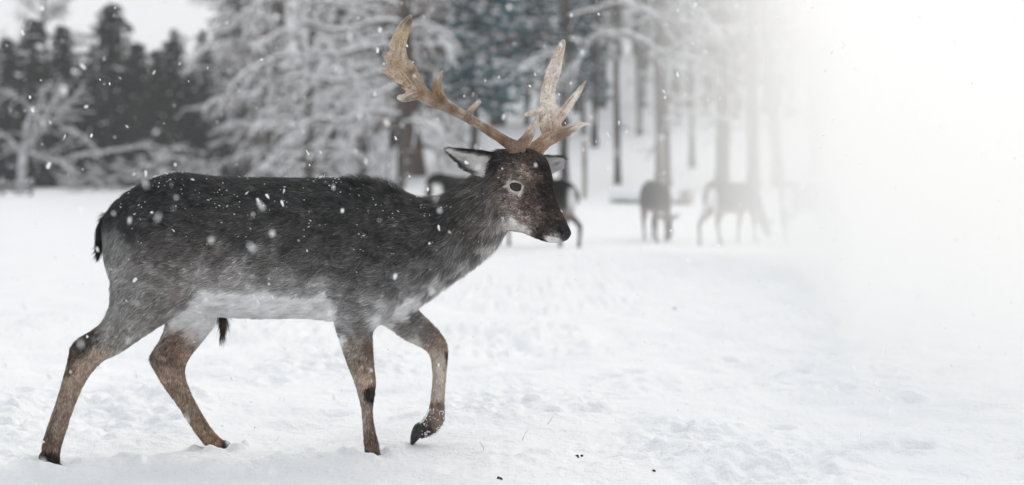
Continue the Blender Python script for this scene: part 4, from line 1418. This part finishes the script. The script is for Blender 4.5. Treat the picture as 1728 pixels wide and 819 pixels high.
far_antler = antler([
    [(898, 264, 34, 6.1), (904, 254, 30, 6.11), (916, 242, 25, 6.13), (930, 232, 25, 6.15), (946, 226, 22, 6.16), (962, 219, 17, 6.175), (976, 212, 11, 6.185), (986, 209, 7, 6.19), (997, 211, 2.5, 6.195)],
    [(934, 238, 30, 6.15), (930, 220, 36, 6.165), (928, 203, 40, 6.18), (926, 187, 32, 6.19), (924, 168, 26, 6.2), (926, 150, 25, 6.205), (931, 132, 25, 6.21), (937, 112, 23, 6.215), (943, 93, 17, 6.22), (948, 79, 13, 6.22), (951, 70, 8, 6.22), (953, 68, 4, 6.22)],
    [(932, 208, 26, 6.18), (946, 196, 18, 6.19), (959, 179, 15, 6.195), (970, 164, 12, 6.2), (980, 149, 8, 6.205), (989, 136, 3, 6.21)],
    [(920, 188, 18, 6.185), (906, 190, 14, 6.18), (896, 191, 11, 6.175), (888, 194, 7, 6.17), (885, 196, 4, 6.17)],
], [(950, 75, 12, (176, 168, 160)), (988, 140, 10, (150, 140, 132)), (922, 175, 26, (212, 205, 199)), (935, 120, 26, (208, 200, 194)), (888, 192, 12, (214, 208, 202)), (950, 228, 20, (120, 98, 84)), (993, 210, 10, (215, 208, 204)), (941, 205, 10, (190, 172, 160))], (902, 258), 71, (1.28, 1.27, 1.26))


# hooves: two toes each
def hoof(c, fwd, pitch, s=1.0):
    mb = MB()
    f3 = np.array([fwd[0] * math.cos(pitch), fwd[1], math.sin(pitch)])
    f3 /= np.linalg.norm(f3)
    up = np.cross(np.cross(f3, [0, 0, 1.0]), f3)
    up /= np.linalg.norm(up)
    sd_ = np.cross(f3, up)
    for q in (-1, 1):
        A, B, w = [], [], []
        for (l, t, b, ww) in [(-.03, .022, -.008, .011), (-.012, .026, -.014, .0125), (.008, .018, -.016, .012), (.026, .004, -.017, .009), (.038, -.010, -.017, .004)]:
            o_ = c + f3 * l * s + sd_ * q * 0.0125 * s * (1 + 4 * max(l, 0))
            A.append(o_ + up * t * s)
            B.append(o_ + up * b * s)
            w.append(ww * s)
        loft(mb, A, B, sd_, w, 10, 2)
    return put('hoof', mb.mesh('hoof', M_HOOF))


hoof(P(89, 786, 5.87), (1, 0.1, 0), 0.0, 0.95)
hoof(P(630, 769, 6.05), (1, 0.1, 0), 0.0, 0.9)
hoof(P(384, 757, 6.215), (1, 0.1, 0), -0.55, 0.8)
hoof(P(704, 732, 6.23), (-1, 0, 0), -0.75, 1.05)
dew = MB()
loft(dew, [P(74, 758, 5.862), P(70, 762, 5.862), P(66, 768, 5.862), P(65, 772, 5.862)], [P(78, 774, 5.862), P(74, 777, 5.862), P(69, 777, 5.862), P(66, 776, 5.862)], DY, [.008, .009, .007, .003], 10, 2)
put('dewclaw', dew.mesh('dewclaw', M_HOOF))


# tail and belly tuft: a core with long black hair
def tuft(name, rows, n, seed, col, length, width=0.0012):
    mb = MB()
    rows = np.array(rows, float)
    c = np.array([P(r[0], r[1], r[3]) for r in rows])
    A = np.array([P(r[0] - r[2] / 2, r[1], r[3]) for r in rows])
    B = np.array([P(r[0] + r[2] / 2, r[1], r[3]) for r in rows])
    loft(mb, A, B, DY, np.linalg.norm(A - B, axis=1) / 2 * 1.1, 10, 3)
    me = mb.mesh(name, M_COAT)
    C_ = np.tile(np.array(col), (len(me.vertices), 1))
    set_color(me, C_)
    V_, N_ = coords(me), normals(me)
    me.calc_loop_triangles()
    T_ = np.empty(len(me.loop_triangles) * 3, np.int32)
    me.loop_triangles.foreach_get('vertices', T_)
    ax = c[-1] - c[0]
    ax /= np.linalg.norm(ax)
    f_ = fur(V_, N_, C_, T_.reshape(-1, 3), n, seed, lambda p, q: np.full(len(p), length), lambda p, q: np.full(len(p), 0.16), lambda p, q: np.tile(ax, (len(p), 1)), width, 0.35, 0.35)
    to = put(name, me)
    fo = put('fur', f_)
    fo.parent = to
    tag(fo, kind='stuff')


tuft('tail', [(184, 360, 12, 5.985), (177, 372, 15, 5.975), (172, 388, 14, 5.97), (170, 405, 12, 5.97), (168, 420, 8, 5.97), (167, 428, 3, 5.97)], 2600, 81, lin(36, 36, 37), 0.035)
tuft('belly_tuft', [(373, 526, 8, 6.05), (376, 536, 9, 6.05), (377, 546, 7, 6.05), (376, 556, 4, 6.05), (374, 564, 2, 6.05)], 700, 82, lin(58, 48, 43), 0.048, 0.0010)

# snow crystals caught in the coat
rg = np.random.default_rng(91)
flk = MB()
OCT = np.array([[1, 0, 0], [-1, 0, 0], [0, 1, 0], [0, -1, 0], [0, 0, 1], [0, 0, -1]], float)
OCF = np.array([[0, 2, 4], [2, 1, 4], [1, 3, 4], [3, 0, 4], [2, 0, 5], [1, 2, 5], [3, 1, 5], [0, 3, 5]])
cand = np.where((DPY < 480) & (DN[:, 1] < 0.35) & (DPX < 850) & (DPX > 185))[0]
wt = np.clip(1.2 - (DPY[cand] - 300) / 160, 0.12, 1.2) * (0.25 + sm(vnoise(DPX[cand] / 30, DPY[cand] / 22, 92), 0.0, 0.3) * 2)
for i in rg.choice(cand, 270, p=wt / wt.sum(), replace=False):
    s = rg.uniform(0.0008, 0.0022) * (1.8 if rg.random() < 0.08 else 1)
    a_ = rg.normal(0, 0.5)
    q = OCT * np.array([s * rg.uniform(0.8, 3.2), s, s]) * rg.uniform(0.7, 1.2, (6, 1))
    rot = np.array([[math.cos(a_), 0, -math.sin(a_)], [0, 1, 0], [math.sin(a_), 0, math.cos(a_)]])
    flk.add(q @ rot.T + DV[i] + DN[i] * 0.0075, OCF)
pm = [i for i in range(len(DPX)) if 695 < DPX[i] < 748 and 690 < DPY[i] < 735 and DV[i, 1] > 6.15 and DN[i, 1] < 0.4]
for i in rg.choice(np.array(pm), min(120, len(pm)), replace=False):
    s = rg.uniform(0.0012, 0.0035)
    flk.add(OCT * s * rg.uniform(0.7, 1.4, (6, 1)) + DV[i] + DN[i] * 0.006, OCF)
tag(put('snow_in_coat', flk.mesh('snow_in_coat', M_FLAKE, False)), kind='stuff')



# ------------------------------------------------------------------ grazing deer behind
def gen_doe(front_shift=0.0, hind_shift=0.0, head_drop=0.0, seed=0):
    mb = MB()
    LY = np.array([0, 1.0, 0])

    def lo(rows, y0=0.0, y1=None):
        y1 = y0 if y1 is None else y1
        k = len(rows)
        ys_ = np.linspace(y0, y1, k)
        loft(mb, [(r[0], y, r[1]) for r, y in zip(rows, ys_)], [(r[2], y, r[3]) for r, y in zip(rows, ys_)], LY, [r[4] for r in rows], 16, 3)

    lo([(-.64, .72, -.62, .56, .05), (-.58, .79, -.57, .47, .11), (-.44, .845, -.44, .43, .15), (-.2, .83, -.2, .40, .168), (.05, .81, .05, .39, .17), (.25, .81, .27, .41, .15), (.40, .77, .44, .45, .115)])
    h = head_drop
    lo([(.36, .78, .36, .46, .11), (.50, .73, .50, .49, .09), (.63, .63 - .2 * h, .56, .45 - .1 * h, .072), (.73, .50 - .3 * h, .63, .38 - .2 * h, .06), (.80, .38 - .3 * h, .69, .30 - .25 * h, .056), (.85, .29 - .25 * h, .73, .22 - .2 * h, .06), (.88, .21 - .17 * h, .78, .14 - .12 * h, .05), (.88, .13 - .08 * h, .815, .075 - .05 * h, .036), (.87, .07 - .03 * h, .825, .035 - .02 * h, .025)])
    for s, fs, hs in ((-1, front_shift, hind_shift), (1, -front_shift, -hind_shift)):
        lo([(-.62, .66, -.28, .62, .06), (-.60, .52, -.32, .48, .06), (-.58 + hs * .2, .40, -.39 + hs * .2, .37, .045), (-.60 + hs * .5, .32, -.48 + hs * .5, .31, .032), (-.62 + hs * .7, .26, -.55 + hs * .7, .26, .025), (-.59 + hs * .9, .13, -.545 + hs * .9, .13, .019), (-.575 + hs, .03, -.525 + hs, .03, .021), (-.575 + hs, -.02, -.51 + hs, -.02, .019)], s * .085, s * .075)
        lo([(.2, .58, .42, .58, .05), (.24, .45, .39, .45, .045), (.27 + fs * .4, .34, .36 + fs * .4, .34, .033), (.285 + fs * .7, .24, .345 + fs * .7, .24, .025), (.295 + fs * .9, .13, .335 + fs * .9, .13, .018), (.29 + fs, .03, .34 + fs, .03, .021), (.29 + fs, -.02, .35 + fs, -.02, .019)], s * .085, s * .07)
    me = remeshed(mb, 0.011, 3, 0.5)
    v, n = coords(me), normals(me)
    x, y, z = v.T
    top, side, low, white, black = [np.array(lin(*c)) for c in ((28, 27, 27), (56, 51, 49), (140, 124, 117), (225, 224, 224), (34, 33, 33))]
    f1 = sm(z, 0.78, 0.55)
    f1 = 1 - sm(z, 0.52, 0.74)
    c = top * (1 - f1[:, None]) + side * f1[:, None]
    f2 = (1 - sm(z, 0.40, 0.52)) * sm(z, 0.30, 0.36)
    c = c * (1 - 0.7 * f2[:, None]) + low * 0.7 * f2[:, None]
    f3 = 1 - sm(z, 0.2, 0.36)
    f3 = f3 * (x < 0.6)
    c = c * (1 - f3[:, None]) + np.array(lin(74, 64, 59)) * f3[:, None]
    rp = (1 - sm(x, -0.60, -0.52)) * sm(z, 0.36, 0.44) * (1 - sm(z, 0.70, 0.76))
    c = c * (1 - rp[:, None]) + white * rp[:, None]
    rim = np.exp(-((x + 0.545) / 0.02) ** 2) * sm(z, 0.44, 0.5) * (1 - sm(z, 0.7, 0.78)) * 0.8
    c = c * (1 - rim[:, None]) + black * rim[:, None]
    set_color(me, c * np.clip(1 + 0.4 * vnoise(x * 14, z * 14 + y * 9, 3), 0.7, 1.3)[:, None])
    me.materials.append(M_COAT)
    tail = MB()
    loft(tail, [(-.60, 0, .77), (-.645, 0, .72), (-.675, 0, .64), (-.675, 0, .56), (-.66, 0, .52)], [(-.57, 0, .74), (-.60, 0, .68), (-.64, 0, .62), (-.65, 0, .56), (-.65, 0, .52)], LY, [.03, .03, .028, .022, .008], 10, 3)
    tme = tail.mesh('tail', M_COAT)
    set_color(tme, np.tile(black, (len(tme.vertices), 1)))
    ears = []
    for s in (-1, 1):
        em = MB()
        loft(em, [(.80, s * .04, .36 - .27 * h), (.79, s * .085, .385 - .27 * h), (.775, s * .13, .40 - .27 * h), (.77, s * .165, .40 - .27 * h)], [(.78, s * .04, .31 - .27 * h), (.765, s * .085, .315 - .27 * h), (.76, s * .13, .345 - .27 * h), (.765, s * .16, .39 - .27 * h)], np.array([1.0, 0, 0]), [.012, .012, .01, .004], 10, 3)
        e_ = em.mesh('ear', M_COAT)
        set_color(e_, np.tile(np.array(lin(105, 98, 95)), (len(e_.vertices), 1)))
        ears.append(e_)
    return me, tme, ears


def doe(geo, px, Y, fwd, scale, label):
    b = on_ground(px, Y)
    r = empty('grazing_deer', tuple(b), math.atan2(fwd[1], fwd[0]), label, 'deer', 'deer grazing behind the buck')
    r.scale = (scale,) * 3
    link('body', geo[0], r)
    link('tail', geo[1], r)
    for e_ in geo[2]:
        link('ear', e_, r)
    return r


G1, G2, G3 = gen_doe(0.06, 0.08), gen_doe(-0.05, -0.10, 0.2), gen_doe(0.10, 0.13, 0.35)
doe(G1, 768, 22.5, (0.38, 0.92), 1.16, 'dark grazing deer with striped white rump just behind the buck\'s neck')
doe(G2, 890, 24.3, (-0.95, 0.32), 1.06, 'dark grazing deer half hidden behind the muzzle of the buck')
doe(G1, 1108, 26.8, (0.12, -0.99), 1.06, 'dark deer grazing towards the camera in front of the snow-covered log')
doe(G3, 1238, 25.6, (0.66, 0.75), 1.03, 'pale deer with white rump walking and grazing in the white fade')
doe(G2, 1366, 25.8, (0.70, 0.71), 1.02, 'faintest deer, almost swallowed by the white fade')


# ------------------------------------------------------------------ log, posts, rails
def fallen_log():
    Y = 40.0
    a, b = P(1034, 334, Y + 0.5), P(1160, 329, Y - 0.5)
    z0 = gz((a[0] + b[0]) / 2, Y) + 0.12
    a[2], b[2] = z0, z0 + 0.03
    t = empty('fallen_log', tuple((a + b) / 2 - np.array([0, 0, 0.12])), 0, 'snow-covered log with pale sawn end lying behind the grazing deer', 'log')
    o = (a + b) / 2 - np.array([0, 0, 0.12])
    s = np.linspace(0, 1, 12)[:, None]
    pts = a + (b - a) * s - o + np.stack([vnoise(s[:, 0] * 6, s[:, 0] * 0 + k, 17) * 0.05 for k in range(3)], -1)
    m = MB()
    tube(m, pts, 0.165, 14)
    bark = m.build('bark', M_WOOD, t)
    e_ = MB()
    d = (pts[-1] - pts[-2]) / np.linalg.norm(pts[-1] - pts[-2])
    tube(e_, np.array([pts[-1] + d * 0.048, pts[-1] + d * 0.062, pts[-1] + d * 0.07]), [0.16, 0.16, 0.15], 16)
    e_.build('sawn_end', M_CUT, t)
    sn = MB()
    rr = 0.155 * (1 + 0.25 * vnoise(s[:, 0] * 8, s[:, 0] * 0, 19))
    tube(sn, pts[:-1] + np.array([0, -0.03, 0.07]), rr[:-1] * 1.15, 12, squash=0.85)
    sn.build('snow_cap', M_SNOW, t)


fallen_log()


def fence_post(px, Y, top, w, label):
    b = on_ground(px, Y)
    h = P(px, top, Y)[2] - b[2]
    t = empty('fence_post', tuple(b), 0, label, 'post', 'pale posts at the edge of the wood')
    r_ = w / 2 / F * Y
    m = MB()
    zz = np.linspace(-0.1, h, 7)
    tube(m, np.stack([0.01 * np.sin(zz * 3), 0 * zz, zz], -1), r_ * (1 + 0.06 * np.sin(zz * 9)), 10)
    m.build('post', M_WOOD, t)
    c = MB()
    tube(c, np.array([[0, 0, h + 0.002], [0, 0, h + 0.04], [0, 0, h + 0.075]]) + np.array([0.01 * math.sin(h * 3), 0, 0]), [r_ * 1.2, r_ * 1.1, r_ * 0.4], 10)
    c.build('snow_cap', M_SNOWB, t)


fence_post(986, 42, 236, 8, 'thin pale post rising right of the buck\'s face')
fence_post(1117, 41.5, 234, 10, 'pale post in front of the stout trunk')


def rail_fence():
    Y = 56.0
    b = on_ground(-10, Y)
    t = empty('rail_fence', tuple(b), 0, 'low dark wooden rail fence below the frosted tree', 'fence')
    for px in (-60, 4, 52):
        p = on_ground(px, Y) - b
        m = MB()
        tube(m, np.array([p - [0, 0, .1], p + [0.01, 0, .2], p + [0.0, 0, .46]]), 0.05, 8)
        po = m.build('post', M_RAIL, t)
        c = MB()
        tube(c, np.array([p + [0, 0, .465], p + [0, 0, .50], p + [0, 0, .53]]), [.06, .06, .02], 8)
        c.build('snow_cap', M_SNOWB, po)
    for h in (0.16, 0.36):
        p0, p1 = on_ground(-66, Y) - b, on_ground(58, Y) - b
        s = np.linspace(0, 1, 8)[:, None]
        pts = p0 + (p1 - p0) * s + np.array([0, -0.075, h]) + np.stack([vnoise(s[:, 0] * 5, s[:, 0] * 0 + h * 9 + k, 3) * 0.04 for k in range(3)], -1)
        m = MB()
        tube(m, pts, 0.035, 8)
        ro = m.build('rail', M_RAIL, t)
        c = MB()
        tube(c, pts + np.array([0, 0, 0.035]), 0.028, 6, squash=0.7)
        c.build('snow_load', M_SNOWB, ro)


rail_fence()


# ------------------------------------------------------------------ small dark things in the snow
def clod(px, py, size, label, parts=3, seed=0):
    Y = CAM_H * F / (py - HORIZON)
    for _ in range(6):                                       # meet the uneven snow
        x = (px - W0 / 2) / F * Y
        Y = (CAM_H - gz(x, Y)) * F / (py - HORIZON)
    b = on_ground(px, Y)
    t = empty('earth_clod', tuple(b), 0, label, 'clod', 'dark crumbs in the trampled snow')
    rg_ = np.random.default_rng(seed)
    for k in range(parts):
        s = size * rg_.uniform(0.4, 0.8)
        m = MB()
        c = np.array([rg_.normal(0, size * 0.55) if k else 0, rg_.normal(0, size * 1.5), s * 0.4])
        ball(m, (0, 0, 0), (1, 1, 1), 9, 7)
        v = m.v[0]
        v *= (1 + 0.7 * vnoise(v[:, 0] * 2 + k * 7 + seed, v[:, 1] * 2 + v[:, 2] * 2.3, seed))[:, None].astype(np.float32)
        m.v[0] = (v * np.array([s, s * 0.8, s * 0.8]) + c).astype(np.float32)
        m.build('crumb', M_CLOD, t)


clod(670, 781, 0.006, 'small dark clod in the snow right of the near fore hoof', 3, 1)
clod(846, 812, 0.007, 'dark crumbs of earth at the bottom edge of the picture', 4, 2)
clod(976, 775, 0.007, 'dark crumbs in a shallow print right of the bottom crumbs', 4, 3)
clod(1104, 797, 0.005, 'faintest crumbs of earth in the snow, farthest to the right', 3, 4)
clod(1138, 523, 0.010, 'grey crumbs far out on the snow below the grazing deer', 4, 5)
clod(925, 517, 0.010, 'crumbs of earth on the snow below the muzzle of the buck', 3, 6)


def stalk(px, py, h, lean, label, seed):
    Y = CAM_H * F / (py - HORIZON)
    for _ in range(6):
        x = (px - W0 / 2) / F * Y
        Y = (CAM_H - gz(x, Y)) * F / (py - HORIZON)
    b = on_ground(px, Y)
    rg_ = np.random.default_rng(seed)
    m = MB()
    for k in range(1):
        s = np.linspace(0, 1, 5)[:, None]
        off = np.array([rg_.normal(0, 0.004), rg_.normal(0, 0.004), 0]) * (k > 0)
        pts = off + s * np.array([lean * h, 0, h * rg_.uniform(0.6, 1)]) + s ** 2 * np.array([rg_.normal(0, 0.3) * h, 0, 0]) - np.array([0, 0, 0.004])
        tube(m, pts, np.linspace(0.0009, 0.0004, 5), 4)
        if k == 0:
            m.v[0][:, 2] -= 0.002
    o = m.build('grass_stalk', M_STALK)
    o.location = b
    tag(o, label, 'grass stalk', 'dry stalks poking out of the snow')


stalk(816, 765, 0.05, 0.1, 'dry stalk in the snow right of the lifted fore hoof', 1)
stalk(484, 600, 0.06, 0.05, 'dry stalk in the snow under the belly of the buck', 2)
stalk(922, 718, 0.04, 0.8, 'bent dry stalk in the open snow below the muzzle', 3)
stalk(230, 640, 0.045, -0.4, 'dry stalk in the snow between the two hind legs', 4)
stalk(880, 745, 0.05, 0.3, 'upright dry stalk farther right than the lifted fore hoof', 5)

# ------------------------------------------------------------------ falling snow
rs = np.random.default_rng(123)
fl = MB()
NF = 4300
HX = np.array([[math.cos(i * math.pi / 3), math.sin(i * math.pi / 3)] for i in range(6)])
HXF = np.array([(i, (i + 1) % 6, 6) for i in range(6)])
Yf = 3.0 + (34.0 - 3.0) * rs.random(NF) ** 1.25
uf = rs.uniform(-0.36, 0.36, NF)
vf = rs.uniform(-0.20, 0.13, NF)
for Y, u, v_ in zip(Yf, uf, vf):
    z = CAM_H + v_ * Y
    if z < 0.05 + (0.03 * (Y - 27) if Y > 27 else 0):
        continue
    s = rs.uniform(0.0016, 0.0042) * (1.35 if rs.random() < 0.15 else 1.0)
    el = rs.uniform(1.0, 2.4)
    ax = np.array([rs.normal(0.25, 0.35), rs.normal(0, 0.3), -1.0])
    ax /= np.linalg.norm(ax)
    sd_ = np.cross(ax, rs.normal(size=3))
    sd_ /= np.linalg.norm(sd_)
    nr_ = np.cross(ax, sd_)
    rad = s * 1.25 * rs.uniform(0.6, 1.2, 6)
    q = ax[None] * (rad * HX[:, 0] * el)[:, None] + sd_[None] * (rad * HX[:, 1])[:, None] + nr_[None] * (rs.normal(0, 0.3, 6) * s)[:, None]
    fl.add(np.vstack([q, nr_ * s * 0.35]) + np.array([u * Y, Y, z]), HXF)
tag(fl.build('falling_snow', M_FLAKE, smooth=False), 'loose snowflakes drifting through the air', 'snow', kind='stuff')

# ------------------------------------------------------------------ added white volume imitating the fade on the right, and thin haze over everything
SIG = 0.30
front = [(1000, 0.02), (1050, 0.10), (1100, 0.28), (1160, 0.60), (1220, 0.95), (1270, 1.45), (1320, 2.1), (1370, 3.0), (1410, 4.0), (1450, 4.95)]
YB = 24.2
poly = []
for px, tau in front:
    Y = YB - tau / SIG
    poly.append(((px - W0 / 2) / F * Y, Y))
poly += [(1.95, 6.5), (2.6, 5.5), (5.0, 5.1), (9.5, 5.3), (12.0, 12.0), (12.0, YB)]
poly = np.array(poly)
k = len(poly)
mm = MB()
mm.add(np.vstack([np.hstack([poly, np.full((k, 1), -0.6)]), np.hstack([poly, (1.5 + 0.11 * poly[:, 1:2])])]),
       np.array([(i, (i + 1) % k, k + (i + 1) % k, k + i) for i in range(k)]))
mmesh = mm.mesh('added_mist', volume_mat('added_mist', (1, 0.997, 0.99), SIG, 0.55), False)
import bmesh
b_ = bmesh.new()
b_.from_mesh(mmesh)
b_.verts.ensure_lookup_table()
b_.faces.new([b_.verts[i] for i in range(k)][::-1])
b_.faces.new([b_.verts[k + i] for i in range(k)])
bmesh.ops.recalc_face_normals(b_, faces=b_.faces)
b_.to_mesh(mmesh)
b_.free()
tag(link('added_mist', mmesh), 'added bank of white fog making the white fade over the right of the meadow', 'added_mist', kind='stuff')

hz = MB()
lo_, hi_ = np.array([-245, -72, -3.0]), np.array([245, 352, 34.0])
hv = np.array([[(lo_, hi_)[(i >> a) & 1][a] for a in range(3)] for i in range(8)])
hz.add(hv, np.array([(0, 2, 3, 1), (4, 5, 7, 6), (0, 1, 5, 4), (2, 6, 7, 3), (0, 4, 6, 2), (1, 3, 7, 5)]))
tag(hz.build('haze', volume_mat('haze', (0.97, 0.98, 1.0), 0.0010, 0.2), smooth=False), 'thin cold haze in the winter air', 'haze', kind='stuff')
